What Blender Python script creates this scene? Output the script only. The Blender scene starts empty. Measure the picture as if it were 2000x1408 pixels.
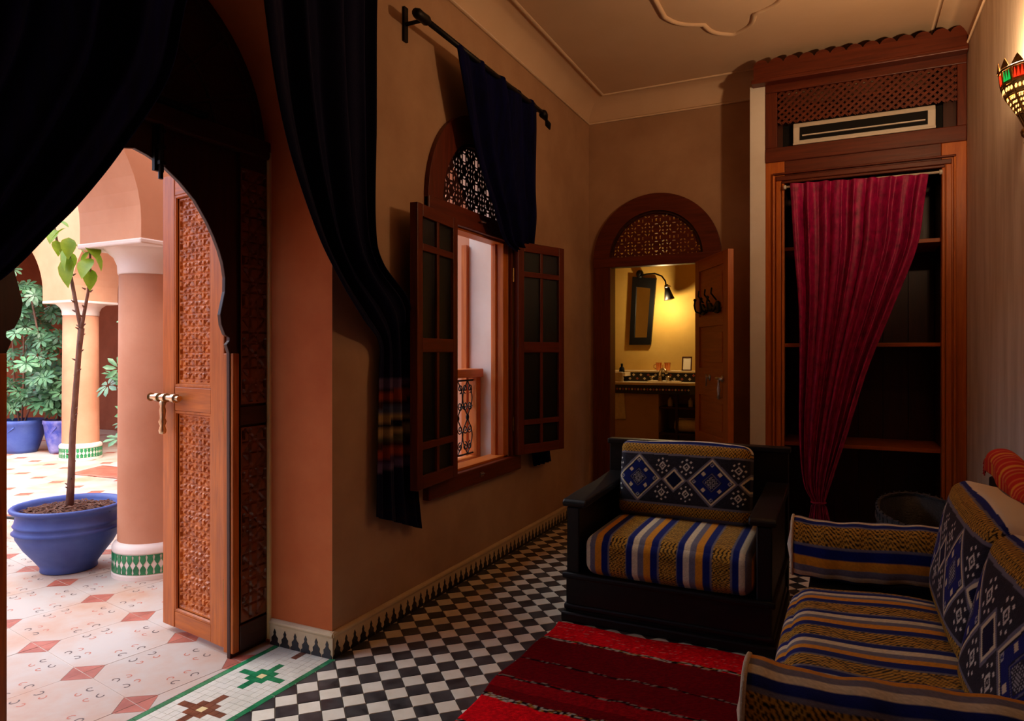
import bpy, bmesh, math, random
import numpy as np
from mathutils import Vector, Matrix, Euler
from mathutils.geometry import tessellate_polygon

SC = bpy.context.scene
COL = SC.collection
PI = math.pi
rnd = random.Random(7)

# ------------------------------------------------------------------ camera
cam_d = bpy.data.cameras.new('camera')
cam = bpy.data.objects.new('camera', cam_d); COL.objects.link(cam)
cam.location = (0, 0, 1.3)
cam.rotation_euler = (PI/2, 0, math.radians(25.9))
cam_d.sensor_width = 36; cam_d.lens = 1340/2000*36
cam_d.shift_y = -14/2000
cam_d.clip_start = .02
SC.camera = cam

# ------------------------------------------------------------------ world, exposure
SKY_STRENGTH = .95
w = bpy.data.worlds.new('sky'); SC.world = w; w.use_nodes = True
wn = w.node_tree.nodes; wl = w.node_tree.links
bg = wn['Background']
sky = wn.new('ShaderNodeTexSky'); sky.sky_type = 'NISHITA'
sky.sun_disc = False; sky.sun_elevation = math.radians(52); sky.sun_rotation = math.radians(120)
sky.air_density = 1.0; sky.dust_density = 4.0; sky.ozone_density = 1.0
wl.new(sky.outputs[0], bg.inputs[0]); bg.inputs[1].default_value = SKY_STRENGTH
sun_d = bpy.data.lights.new('hazy_sun', 'SUN'); sun_d.energy = 3.3; sun_d.angle = math.radians(52); sun_d.color = (1, .95, .86)
sun = bpy.data.objects.new('hazy_sun', sun_d); COL.objects.link(sun)
sun.rotation_euler = Vector((.72, .12, -.84)).to_track_quat('-Z', 'Y').to_euler()
vs = SC.view_settings
vs.view_transform = 'Standard'; vs.look = 'None'; vs.gamma = 1; vs.exposure = 0.0
vs.use_curve_mapping = False
SC.cycles.use_denoising = True
SC.cycles.max_bounces = 14; SC.cycles.diffuse_bounces = 8; SC.cycles.glossy_bounces = 4
SC.cycles.sample_clamp_indirect = 6.0
SC.cycles.caustics_reflective = False; SC.cycles.caustics_refractive = False

# ------------------------------------------------------------------ materials
def lin(c):
    out = []
    for v in c:
        v /= 255.0
        out.append(v/12.92 if v <= .04045 else ((v+.055)/1.055)**2.4)
    return (*out, 1.0)

MATS = {}
def mat(name, c1, c2=None, scale=4.0, stretch=(1, 1, 1), rough=.6, rough2=None, metal=0.0, bump=0.0, bscale=None,
        detail=6.0, sheen=0.0, coat=0.0, coords='Object', objvar=0.0, lo=.35, hi=.65, spec=.5, transl=0.0, dist=0.0):
    m = bpy.data.materials.new(name); m.use_nodes = True
    nt = m.node_tree; n = nt.nodes; l = nt.links
    b = n['Principled BSDF']
    b.inputs['Roughness'].default_value = rough; b.inputs['Metallic'].default_value = metal
    b.inputs['Specular IOR Level'].default_value = spec
    if sheen:
        b.inputs['Sheen Weight'].default_value = sheen
        b.inputs['Sheen Tint'].default_value = lin(c1)
    if coat:
        b.inputs['Coat Weight'].default_value = coat; b.inputs['Coat Roughness'].default_value = .2
    c2 = c2 or c1
    tc = n.new('ShaderNodeTexCoord'); mp = n.new('ShaderNodeMapping')
    mp.inputs['Scale'].default_value = stretch
    if coords == 'World':
        g = n.new('ShaderNodeNewGeometry'); l.new(g.outputs['Position'], mp.inputs[0])
    else:
        l.new(tc.outputs[coords], mp.inputs[0])
    tx = n.new('ShaderNodeTexNoise'); tx.inputs['Scale'].default_value = scale; tx.inputs['Detail'].default_value = detail
    tx.inputs['Roughness'].default_value = .6; tx.inputs['Distortion'].default_value = dist
    l.new(mp.outputs[0], tx.inputs['Vector'])
    cr = n.new('ShaderNodeValToRGB')
    cr.color_ramp.elements[0].position = lo; cr.color_ramp.elements[1].position = hi
    cr.color_ramp.elements[0].color = lin(c1); cr.color_ramp.elements[1].color = lin(c2)
    l.new(tx.outputs['Fac'], cr.inputs[0])
    out = cr.outputs[0]
    if objvar:
        oi = n.new('ShaderNodeObjectInfo'); hs = n.new('ShaderNodeHueSaturation')
        mr = n.new('ShaderNodeMapRange'); mr.inputs['To Min'].default_value = 1-objvar; mr.inputs['To Max'].default_value = 1+objvar
        l.new(oi.outputs['Random'], mr.inputs[0]); l.new(mr.outputs[0], hs.inputs['Value']); l.new(out, hs.inputs['Color'])
        out = hs.outputs[0]
    l.new(out, b.inputs['Base Color'])
    if rough2 is not None:
        mr = n.new('ShaderNodeMapRange'); mr.inputs['To Min'].default_value = rough; mr.inputs['To Max'].default_value = rough2
        l.new(tx.outputs['Fac'], mr.inputs[0]); l.new(mr.outputs[0], b.inputs['Roughness'])
    if bump:
        bp = n.new('ShaderNodeBump'); bp.inputs['Strength'].default_value = bump; bp.inputs['Distance'].default_value = .01
        if bscale:
            t2 = n.new('ShaderNodeTexNoise'); t2.inputs['Scale'].default_value = bscale; t2.inputs['Detail'].default_value = 4
            l.new(mp.outputs[0], t2.inputs['Vector']); l.new(t2.outputs['Fac'], bp.inputs['Height'])
        else:
            l.new(tx.outputs['Fac'], bp.inputs['Height'])
        l.new(bp.outputs[0], b.inputs['Normal'])
    if transl:
        tr = n.new('ShaderNodeBsdfTranslucent'); l.new(out, tr.inputs[0])
        mx = n.new('ShaderNodeMixShader'); mx.inputs[0].default_value = transl
        l.new(b.outputs[0], mx.inputs[1]); l.new(tr.outputs[0], mx.inputs[2])
        l.new(mx.outputs[0], n['Material Output'].inputs[0])
    MATS[name] = m
    return m

def glow(name, c, strength, base=None):
    m = mat(name, base or c, rough=.3)
    b = m.node_tree.nodes['Principled BSDF']
    b.inputs['Emission Color'].default_value = lin(c); b.inputs['Emission Strength'].default_value = strength
    return m

def vcol(name, rough=.85, sheen=.3, bump=.4, bscale=320., spec=.2):
    m = bpy.data.materials.new(name); m.use_nodes = True
    nt = m.node_tree; n = nt.nodes; l = nt.links; b = n['Principled BSDF']
    a = n.new('ShaderNodeVertexColor'); a.layer_name = 'col'
    l.new(a.outputs[0], b.inputs['Base Color'])
    b.inputs['Roughness'].default_value = rough; b.inputs['Specular IOR Level'].default_value = spec
    b.inputs['Sheen Weight'].default_value = sheen
    tc = n.new('ShaderNodeTexCoord'); t = n.new('ShaderNodeTexNoise'); t.inputs['Scale'].default_value = bscale
    bp = n.new('ShaderNodeBump'); bp.inputs['Strength'].default_value = bump; bp.inputs['Distance'].default_value = .003
    l.new(tc.outputs['Object'], t.inputs['Vector']); l.new(t.outputs['Fac'], bp.inputs['Height']); l.new(bp.outputs[0], b.inputs['Normal'])
    MATS[name] = m
    return m

mat('plaster', (164, 126, 94), (182, 146, 112), 2.2, rough=.75, bump=.12, bscale=14, coords='World')
mat('plaster_right', (204, 184, 156), (228, 212, 188), 3.0, stretch=(3, 3, .5), rough=.8, bump=.15, bscale=18, coords='World')
mat('plaster_white', (228, 222, 210), (240, 236, 226), 3.0, rough=.7, bump=.06, bscale=20, coords='World')
mat('ceiling_paint', (214, 182, 146), (222, 192, 158), 1.5, rough=.8, coords='World')
mat('terracotta', (184, 92, 46), (200, 110, 60), 2.4, rough=.8, spec=.2, bump=.1, bscale=12, coords='World')
mat('terracotta_pale', (192, 138, 106), (202, 150, 118), 2.4, rough=.8, spec=.2, bump=.08, bscale=12, coords='World')
mat('terracotta_column', (180, 122, 92), (194, 138, 108), 2.4, rough=.8, spec=.2, bump=.1, bscale=12)
mat('terracotta_shaded', (128, 70, 50), (144, 84, 62), 2.4, rough=.85, spec=.2, coords='World')  # terracotta darkened to paint in the shade on the far walls
mat('capital_white', (216, 200, 188), (226, 212, 202), 3.0, rough=.7, bump=.05, bscale=20)
WOODS = {}
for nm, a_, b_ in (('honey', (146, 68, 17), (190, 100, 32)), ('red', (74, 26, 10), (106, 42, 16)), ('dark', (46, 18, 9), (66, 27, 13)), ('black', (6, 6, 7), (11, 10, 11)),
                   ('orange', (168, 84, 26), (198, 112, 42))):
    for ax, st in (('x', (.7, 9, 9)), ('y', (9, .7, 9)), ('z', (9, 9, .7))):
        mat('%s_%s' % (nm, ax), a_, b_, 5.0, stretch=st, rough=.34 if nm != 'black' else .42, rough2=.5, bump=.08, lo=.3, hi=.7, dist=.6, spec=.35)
mat('carved_wood', (156, 74, 20), (200, 108, 36), 14.0, rough=.3, rough2=.5, spec=.45)
mat('carved_dark', (92, 42, 17), (122, 60, 26), 14.0, rough=.35, rough2=.5, coat=.2)
mat('grout', (104, 92, 78), (128, 114, 98), 30, rough=.9, coords='World')
mat('grout_court', (216, 196, 182), (226, 208, 196), 10, rough=.85, coords='World')
mat('tile_black', (38, 37, 39), (74, 72, 72), 14, rough=.22, rough2=.4, spec=.7, coords='World', objvar=.15)  # black lightened to grey, painting in the sheen of door light
mat('tile_white', (222, 210, 188), (236, 226, 208), 10, rough=.3, rough2=.5, coords='World', objvar=.06)
mat('tessera_white', (214, 208, 190), (228, 222, 206), 10, rough=.35, coords='World', objvar=.05)
mat('tessera_green', (22, 104, 62), (44, 138, 86), 20, rough=.3, coords='World', objvar=.12)
mat('tessera_brown', (96, 48, 26), (130, 72, 42), 20, rough=.3, coords='World', objvar=.12)
mat('tessera_cream', (236, 210, 150), rough=.35)
mat('court_tile', (186, 140, 110), (190, 178, 166), 2.2, rough=.5, rough2=.65, coords='World', objvar=.03, lo=.3, hi=.6)
mat('court_red', (158, 78, 58), (182, 102, 80), 9, rough=.55, coords='World', objvar=.1)
mat('ink', (92, 70, 64), rough=.6)
mat('ink_red', (188, 108, 84), rough=.6)
mat('skirting_tile', (198, 172, 132), (214, 190, 152), 8, rough=.35, coords='World')
mat('skirting_black', (22, 20, 22), (34, 31, 32), 12, rough=.35, coords='World')
mat('curtain_navy', (5, 5, 34), (9, 9, 56), 6, stretch=(6, 6, 1), rough=.95, spec=.08)
mat('iron', (14, 12, 12), (26, 22, 20), 12, rough=.5, metal=.6)
mat('brass', (186, 164, 126), (214, 194, 160), 30, rough=.32, metal=1.0)
mat('old_brass', (120, 90, 48), (160, 124, 72), 40, rough=.38, metal=1.0)
mat('steel', (190, 182, 172), (214, 206, 196), 30, rough=.3, metal=1.0)
mat('pot_blue', (32, 56, 134), (76, 98, 166), 3.0, rough=.5, rough2=.65, bump=.12, bscale=25, lo=.3, hi=.75)
mat('pot_blue_worn', (52, 66, 160), (150, 142, 186), 5.0, rough=.6, bump=.12, bscale=25, lo=.4, hi=.7)
mat('mulch', (66, 34, 22), (120, 76, 52), 60, rough=.9)
mat('bark', (96, 66, 54), (136, 102, 84), 26, stretch=(1, 1, .3), rough=.85, bump=.5, bscale=40)
mat('leaf_dark', (38, 84, 54), (98, 140, 100), 9, rough=.4, objvar=.25, transl=.15)
mat('leaf_lime', (116, 160, 30), (168, 198, 62), 9, rough=.45, objvar=.15, transl=.35)
mat('bath_yellow', (192, 152, 68), (206, 166, 82), 2.5, rough=.75, bump=.06, bscale=14, coords='World')
mat('marble', (222, 200, 160), (232, 214, 178), 8, rough=.25)
mat('porcelain', (230, 210, 170), rough=.2)
mat('copper', (190, 112, 62), (206, 134, 84), 20, rough=.3, metal=1.0)
mat('towel', (214, 196, 164), (226, 210, 180), 40, rough=.95, bump=.5, bscale=220)
mat('mirror', (230, 225, 215), rough=.04, metal=1.0)
mat('paper', (232, 220, 196), rough=.8)
mat('plastic_white', (206, 198, 182), (214, 207, 192), 6, rough=.4)
mat('plastic_dark', (6, 6, 6), rough=.7, spec=.2)
mat('velvet', (108, 0, 52), (192, 4, 98), 26, stretch=(1, 1, .8), rough=.55, sheen=.35, bump=.35, bscale=46, lo=.3, hi=.75)
mat('wicker', (26, 22, 22), (46, 40, 38), 50, rough=.55, bump=.6, bscale=120)
mat('hose', (20, 20, 22), rough=.5)
mat('fringe_red', (170, 24, 20), (196, 42, 30), 40, rough=.9)
vcol('fabric', sheen=.05, spec=.1); vcol('rug_wool', rough=.95, sheen=.0, spec=.05, bump=.8, bscale=220.)
def glass(name, c, rough):
    m = bpy.data.materials.new(name); m.use_nodes = True
    b = m.node_tree.nodes['Principled BSDF']
    b.inputs['Base Color'].default_value = lin(c); b.inputs['Transmission Weight'].default_value = .85
    b.inputs['Roughness'].default_value = rough; b.inputs['IOR'].default_value = 1.45
    n = m.node_tree.nodes; l = m.node_tree.links
    t = n.new('ShaderNodeTexNoise'); t.inputs['Scale'].default_value = 90
    bp = n.new('ShaderNodeBump'); bp.inputs['Strength'].default_value = .5; bp.inputs['Distance'].default_value = .004
    l.new(t.outputs['Fac'], bp.inputs['Height']); l.new(bp.outputs[0], b.inputs['Normal'])
    MATS[name] = m
glass('glass_green', (30, 44, 34), .25); glass('glass_purple', (34, 24, 48), .25)
glow('lamp_glass', (255, 190, 110), 2.4); glow('lamp_red', (220, 40, 16), 2.2); glow('lamp_green', (20, 150, 60), 1.6)
glow('bulb', (255, 226, 180), 30.0)

# ------------------------------------------------------------------ mesh builder
def M(x):
    return MATS[x] if isinstance(x, str) else x

class MB:
    def __init__(s):
        s.v = []; s.f = []; s.m = []; s.cur = 0
    def add(s, vs, fs):
        o = len(s.v); s.v += [tuple(p) for p in vs]
        for f in fs:
            s.f.append(tuple(i+o for i in f)); s.m.append(s.cur)
        return s
    def box(s, x0, x1, y0, y1, z0, z1):
        v = [(x, y, z) for z in (z0, z1) for y in (y0, y1) for x in (x0, x1)]
        return s.add(v, [(0, 2, 3, 1), (4, 5, 7, 6), (0, 1, 5, 4), (2, 6, 7, 3), (0, 4, 6, 2), (1, 3, 7, 5)])
    def prism(s, poly, axis, t0, t1):
        """poly: 2-D outline; axis x: (y,z), y: (x,z), z: (x,y)"""
        def P(p, t):
            return {'x': (t, p[0], p[1]), 'y': (p[0], t, p[1]), 'z': (p[0], p[1], t)}[axis]
        n = len(poly)
        tris = tessellate_polygon([[Vector((p[0], p[1], 0)) for p in poly]])
        v = [P(p, t0) for p in poly]+[P(p, t1) for p in poly]
        f = [tuple(t) for t in tris]+[tuple(i+n for i in reversed(t)) for t in tris]
        f += [(i, (i+1) % n, n+(i+1) % n, n+i) for i in range(n)]
        return s.add(v, f)
    def lathe(s, prof, n=32, c=(0, 0, 0), sx=1, sy=1, a0=0, a1=2*PI):
        full = abs(a1-a0-2*PI) < 1e-6
        k = n if full else n+1
        v = []
        for r, z in prof:
            for i in range(k):
                a = a0+(a1-a0)*i/n
                v.append((c[0]+r*math.cos(a)*sx, c[1]+r*math.sin(a)*sy, c[2]+z))
        f = []
        for j in range(len(prof)-1):
            for i in range(n):
                i2 = (i+1) % k
                f.append((j*k+i, j*k+i2, (j+1)*k+i2, (j+1)*k+i))
        s.add(v, f)
        if full:
            if prof[0][0] > 1e-6: s.add([v[i] for i in range(k)], [tuple(reversed(range(k)))])
            if prof[-1][0] > 1e-6: s.add(v[-k:], [tuple(range(k))])
        return s
    def tube(s, pts, r, n=8, closed=False, cap=True):
        pts = [Vector(p) for p in pts]; N = len(pts)
        rs = r if isinstance(r, (list, tuple)) else [r]*N
        v = []; up = None
        for i, p in enumerate(pts):
            if closed: t = pts[(i+1) % N]-pts[i-1]
            else: t = pts[min(i+1, N-1)]-pts[max(i-1, 0)]
            t = t.normalized() if t.length > 1e-9 else Vector((0, 0, 1))
            if up is None:
                up = Vector((0, 0, 1)) if abs(t.z) < .9 else Vector((1, 0, 0))
            a = (up-t*up.dot(t))
            a = a.normalized() if a.length > 1e-6 else t.orthogonal().normalized()
            up = a; b = t.cross(a)
            for k in range(n):
                an = 2*PI*k/n
                v.append(p+(a*math.cos(an)+b*math.sin(an))*rs[i])
        f = []
        for i in range(N if closed else N-1):
            for k in range(n):
                i2 = (i+1) % N
                f.append((i*n+k, i*n+(k+1) % n, i2*n+(k+1) % n, i2*n+k))
        s.add(v, f)
        if cap and not closed:
            s.add(v[:n], [tuple(reversed(range(n)))]); s.add(v[-n:], [tuple(range(n))])
        return s
    def grid(s, fn, nu, nv):
        v = [fn(i/nu, j/nv) for j in range(nv+1) for i in range(nu+1)]
        f = [(j*(nu+1)+i, j*(nu+1)+i+1, (j+1)*(nu+1)+i+1, (j+1)*(nu+1)+i) for j in range(nv) for i in range(nu)]
        return s.add(v, f)
    def ball(s, c, r, n=10, m=6, sz=1):
        return s.lathe([(max(r*math.sin(PI*j/m), 1e-5), -r*math.cos(PI*j/m)*sz) for j in range(m+1)], n, c)
    def xf(s, mtx):
        s.v = [tuple(mtx @ Vector(p)) for p in s.v]
        return s
    def mesh(s, name, mats, smooth=False):
        me = bpy.data.meshes.new(name); me.from_pydata(s.v, [], s.f)
        for m in (mats if isinstance(mats, (list, tuple)) else [mats]): me.materials.append(M(m))
        me.polygons.foreach_set('material_index', s.m)
        bm = bmesh.new(); bm.from_mesh(me)
        bmesh.ops.remove_doubles(bm, verts=bm.verts, dist=1e-5)
        bmesh.ops.recalc_face_normals(bm, faces=bm.faces)
        bm.to_mesh(me); bm.free()
        if smooth:
            me.polygons.foreach_set('use_smooth', [True]*len(me.polygons))
        me.update()
        return me
    def build(s, name, mats, parent=None, smooth=False, bevel=0, auto=None, solid=0):
        me = s.mesh(name, mats, smooth or auto is not None)
        if auto is not None:
            me.set_sharp_from_angle(angle=math.radians(auto))
        o = bpy.data.objects.new(name, me); COL.objects.link(o)
        if parent: o.parent = parent
        if solid:
            md = o.modifiers.new('solid', 'SOLIDIFY'); md.thickness = solid; md.offset = 0
        if bevel:
            md = o.modifiers.new('bevel', 'BEVEL'); md.width = bevel; md.segments = 2; md.limit_method = 'ANGLE'
        return o

def inst(name, me, parent, loc=(0, 0, 0), rot=(0, 0, 0), scale=(1, 1, 1)):
    o = bpy.data.objects.new(name, me); COL.objects.link(o); o.parent = parent
    o.location = loc; o.rotation_euler = rot; o.scale = scale
    return o
def tag(o, label, cat, group=None):
    o['label'] = label; o['category'] = cat
    if group: o['group'] = group
    return o
def thing(name, label, cat, loc=(0, 0, 0), rz=0, group=None):
    o = bpy.data.objects.new(name, None); COL.objects.link(o)
    o.location = loc; o.rotation_euler = (0, 0, rz); o.empty_display_size = .1
    return tag(o, label, cat, group)
def struct(o, label=None):
    o['kind'] = 'structure'
    if label: o['label'] = label
    return o
def sroot(name, label=None, loc=(0, 0, 0)):
    o = bpy.data.objects.new(name, None); COL.objects.link(o); o.location = loc
    return struct(o, label)
def paint(o, fn):
    """fn(x,y,z arrays) -> (n,3) sRGB 0-255; cloth pattern stored per point"""
    me = o.data; n = len(me.vertices); co = np.empty(n*3); me.vertices.foreach_get('co', co); co = co.reshape(-1, 3)
    c = np.clip(np.asarray(fn(co[:, 0], co[:, 1], co[:, 2]), dtype=float)/255, 0, 1)
    c = np.where(c <= .04045, c/12.92, ((c+.055)/1.055)**2.4)
    a = me.attributes.new('col', 'FLOAT_COLOR', 'POINT')
    a.data.foreach_set('color', np.concatenate([c, np.ones((n, 1))], 1).ravel())

# =================================================================== STRUCTURE
WL, WR, WB, WF = -1.97, .70, 5.56, -1.8      # left, right, back, front planes of the room
ZC = 3.42; ZW = 3.256                        # ceiling, bottom of the cove

def arch_hi(c, R, spring):
    return lambda y: spring+math.sqrt(max(R*R-(y-c)**2, 0))
def strip_wall(name, axis, t0, t1, a0, a1, ztop, openings, mats):
    """wall in the plane of axis ('x': runs along y, 'y': runs along x); openings: (c, R, z0, spring, reveal material)"""
    mb = MB(); flip = axis == 'y'
    P = (lambda t, a, z: (t, a, z)) if axis == 'x' else (lambda t, a, z: (a, t, z))
    cuts = {a0, a1}
    for c, R, z0, sp, mi in openings:
        for k in range(33): cuts.add(c-R*math.cos(PI*k/32))
    cuts = sorted(cuts)
    for p, q in zip(cuts, cuts[1:]):
        if q-p < 1e-7: continue
        mid = (p+q)/2; op = next((o for o in openings if abs(mid-o[0]) < o[1]), None)
        segs = [((0, 0), (ztop, ztop))]
        if op:
            hi = arch_hi(op[0], op[1], op[3])
            segs = [((hi(p), hi(q)), (ztop, ztop))]
            if op[2] > 0: segs.append(((0, 0), (op[2], op[2])))
            mb.cur = op[4]
            mb.add([P(t0, p, hi(p)), P(t0, q, hi(q)), P(t1, q, hi(q)), P(t1, p, hi(p))], [(0, 1, 2, 3)])
            if op[2] > 0: mb.add([P(t0, p, op[2]), P(t0, q, op[2]), P(t1, q, op[2]), P(t1, p, op[2])], [(0, 1, 2, 3)])
        mb.cur = 0
        for (l0, l1), (h0, h1) in segs:
            for t in (t0, t1):
                mb.add([P(t, p, l0), P(t, q, l1), P(t, q, h1), P(t, p, h0)], [(0, 1, 2, 3)])
    for c, R, z0, sp, mi in openings:
        mb.cur = mi
        for e in (c-R, c+R):
            mb.add([P(t0, e, z0), P(t1, e, z0), P(t1, e, sp), P(t0, e, sp)], [(0, 1, 2, 3)])
    mb.cur = 0
    for e in (a0, a1):
        mb.add([P(t0, e, 0), P(t1, e, 0), P(t1, e, ztop), P(t0, e, ztop)], [(0, 1, 2, 3)])
    mb.add([P(t0, a0, ztop), P(t1, a0, ztop), P(t1, a1, ztop), P(t0, a1, ztop)], [(0, 1, 2, 3)])
    return struct(mb.build(name, mats))

DC, DR, DS = 1.65, .65, 2.20                 # street-side door arch: centre, radius, spring
NC, NR, NS = 3.56, .44, 2.12                 # window arch
strip_wall('wall_left', 'x', -2.26, WL, WF, WB, 3.6, [(DC, DR, 0, DS, 1), (NC, NR, .60, NS, 2)], ['plaster', 'terracotta', 'plaster_white'])
strip_wall('wall_courtyard_house', 'x', -2.40, -2.26, -6.0, 5.70, 4.6, [(DC, DR, 0, DS, 1), (NC, NR+.005, .60, NS, 0)], ['terracotta_pale', 'terracotta'])
BC, BR, BS = -1.395, .43, 2.08               # bathroom door arch
strip_wall('wall_back', 'y', WB, WB+.14, WL-.3, -.615, 3.6, [(BC, BR, 0, BS, 0)], ['plaster'])
struct(MB().box(WR, WR+.2, WF, 5.9, 0, 3.6).build('wall_right', 'plaster_right'))
struct(MB().box(WL-.3, WR+.2, WF-.2, WF, 0, 3.6).build('wall_front', 'plaster'))
struct(MB().box(-.617, -.512, 5.20, 5.74, 0, 3.22).build('wall_stub', 'plaster_white'), 'narrow white plaster pier between bathroom door and wardrobe')
# closet niche shell behind the wardrobe
struct(MB().box(-.62, WR+.2, 5.80, 5.9, 0, 3.6).build('wall_niche', 'plaster'))

# ---- ceiling with cove and mouldings
ceil = struct(MB().box(WL-.3, WR+.2, WF-.2, 5.9, ZC, ZC+.15).build('ceiling', 'ceiling_paint'))
cove = MB()
def cove_prof(n=8):
    return [(.17*(1-math.cos(PI/2*i/n))**1.0*1.0, ZW+(ZC-ZW)*math.sin(PI/2*i/n)) for i in range(n+1)]
pr = cove_prof()
ring = lambda o, z: [(WL+o, WF+o, z), (WR-o, WF+o, z), (WR-o, WB-o, z), (WL+o, WB-o, z)]
vv = []
for o_, z_ in pr: vv += ring(o_, z_)
cove.add(vv, [(j*4+i, j*4+(i+1) % 4, (j+1)*4+(i+1) % 4, (j+1)*4+i) for j in range(len(pr)-1) for i in range(4)])
struct(cove.build('trim_cove', 'ceiling_paint', auto=35))
def bead(name, pts, r, mt='ceiling_paint'):
    return struct(MB().tube(pts, r, 8, closed=True).build(name, mt, smooth=True))
bead('trim_ceiling', ring(.18, ZC), .014)
bead('trim_cove_foot', ring(.004, ZW), .010)
# medallion: long panel with scalloped pointed ends, moulded in relief
def medallion():
    cx = -.665; pts = []
    def arc(p, q, bulge, n=8):
        p = Vector(p); q = Vector(q); d = q-p; nn = Vector((d.y, -d.x)).normalized()
        return [tuple(p+d*(i/n)+nn*bulge*math.sin(PI*i/n)) for i in range(n)]
    half = [(-.36, 0.0), (-.36, 1.30)]
    L = [(cx-.36, 1.80), (cx-.36, 4.30)]
    a = [(cx-.36, 4.30), (cx-.155, 4.515), (cx, 4.744), (cx+.155, 4.515), (cx+.36, 4.30)]
    for p, q in zip(a, a[1:]): pts += arc(p, q, -.042)
    b = [(cx+.36, 4.30), (cx+.36, 1.80)]
    pts.append(b[0])
    c = [(cx+.36, 1.80), (cx+.155, 1.585), (cx, 1.356), (cx-.155, 1.585), (cx-.36, 1.80)]
    for p, q in zip(c, c[1:]): pts += arc(p, q, -.042)
    pts.append(c[-1])
    return [(x, y, ZC) for x, y in pts]
bead('trim_medallion', medallion(), .017)

# ---- interior floor: diamond-laid black and white tiles
floor = struct(MB().box(WL-.3, WR+.2, WF-.2, 5.9, -.12, -.004).build('floor', 'grout'), 'black and white checkered tile floor')
T = .08; U0 = .202-T/2; V0 = 2.865-T/2; G = .0012
def clip(poly, f):
    out = []
    for i, p in enumerate(poly):
        q = poly[(i+1) % len(poly)]; a = f(p); b = f(q)
        if a >= 0: out.append(p)
        if (a > 0) != (b > 0) and a != b:
            t = a/(a-b)
            if 0 < t < 1: out.append((p[0]+(q[0]-p[0])*t, p[1]+(q[1]-p[1])*t))
    return out
R2 = math.sqrt(2)
full = []; part = []
for i in range(-80, 90):
    for j in range(-60, 90):
        uc = U0+(i+.5)*T; vc = V0+(j+.5)*T
        x = (uc-vc)/R2; y = (uc+vc)/R2
        if not (WL-.1 < x < WR+.1 and WF-.1 < y < WB+.1): continue
        h = T*R2/2
        inside = WL+.005 < x-h and x+h < WR and WF < y-h and y+h < 5.2
        white = (i+j) % 2 == 0
        d = -x*math.sin(cam.rotation_euler.z)+y*math.cos(cam.rotation_euler.z)
        r = x*math.cos(cam.rotation_euler.z)+y*math.sin(cam.rotation_euler.z)
        seen = d > 1.9 and abs(r/d) < .75 and inside and x < -.12 and not (x > -1.2 and y < 3.0) and not (-1.22 < x < -.28 and 3.05 < y < 3.95) \
            and 1.3/d < (1408-690)/1340
        if not (x-h > WL-.02 or True): continue
        if inside: full.append((d if seen else 99, x, y, white))
        else: part.append((x, y, white))
full.sort()
def tile_mesh(nm, mt):
    h = T/2-G; c = .0015
    mb = MB(); mb.add([(-h, -h, -.004), (h, -h, -.004), (h, h, -.004), (-h, h, -.004), (-h+c, -h+c, 0), (h-c, -h+c, 0), (h-c, h-c, 0), (-h+c, h-c, 0)],
                      [(4, 5, 6, 7), (0, 1, 5, 4), (1, 2, 6, 5), (2, 3, 7, 6), (3, 0, 4, 7)])
    return mb.mesh(nm, mt)
tw = tile_mesh('tile_white', 'tile_white'); tb = tile_mesh('tile_black', 'tile_black')
for k, (d, x, y, white) in enumerate(full[:300]):
    inst('tile', tw if white else tb, floor, (x, y, rnd.uniform(-.0004, .0004)), (0, 0, PI/4))
rest = MB()
def tile_into(mb, x, y, white):
    h = (T/2-G)*R2
    poly = [(x-h, y), (x, y-h), (x+h, y), (x, y+h)]
    for f in (lambda p: p[0]-(WL+.004), lambda p: WR-p[0], lambda p: 5.79-p[1], lambda p: p[1]-WF):
        poly = clip(poly, f)
        if len(poly) < 3: return
    mb.cur = 0 if white else 1
    mb.add([(p[0], p[1], -.0002) for p in poly], [tuple(range(len(poly)))])
for d, x, y, white in full[300:]: tile_into(rest, x, y, white)
for x, y, white in part: tile_into(rest, x, y, white)
ro = rest.build('tile_field', ['tile_white', 'tile_black'], floor); ro['kind'] = 'stuff'

# ---- threshold mosaic strip in the doorway
thr = struct(MB().box(-2.40, WL+.004, DC-DR, DC+DR, -.1, -.003).build('floor_threshold', 'grout_court'), 'white mosaic threshold with green borders')
S = .0318; nx = 9
tm = {}
for nm in ('white', 'green', 'brown', 'cream'):
    h = S/2-.0006
    tm[nm] = MB().box(-h, h, -h, h, -.004, 0).mesh('tessera_'+nm, 'tessera_'+nm)
gm = MB().box(-.0125, .0125, -.042, .042, -.004, .0005).mesh('border_tessera', 'tessera_green')
cnt = 0; thr_rest = MB()
def motif(ix, iy):
    k = (iy-3) % 9; cyc = ((iy-3)//9) % 2
    dx = ix-4; dy = k-4
    col = 'green' if cyc == 0 else 'brown'
    if dx == 0 and dy == 0: return 'cream'
    if abs(dx)+abs(dy) <= 2: return col
    if abs(dx) == 3 and dy == 0 or abs(dy) == 3 and dx == 0: return col
    return 'white'
for iy in range(41):
    y = 2.285-(iy+.5)*S
    if y < DC-DR+.01: break
    for ix in range(nx):
        x = -2.262+.004+(ix+.5)*S
        nm = motif(ix, iy)
        if y > 1.30: inst('tessera', tm[nm], thr, (x, y, rnd.uniform(-.0003, .0003)))
        else:
            h = S/2-.0006
            thr_rest.cur = ['white', 'green', 'brown', 'cream'].index(nm); thr_rest.box(x-h, x+h, y-h, y+h, -.004, 0)
thr_rest.build('tessera_field', ['tessera_'+n for n in ('white', 'green', 'brown', 'cream')], thr)['kind'] = 'stuff'
for xb in (-2.272, WL+.0125-.0005):
    y = 2.25
    while y > DC-DR+.05:
        inst('border_tessera', gm, thr, (xb, y, 0)); y -= .086

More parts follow.
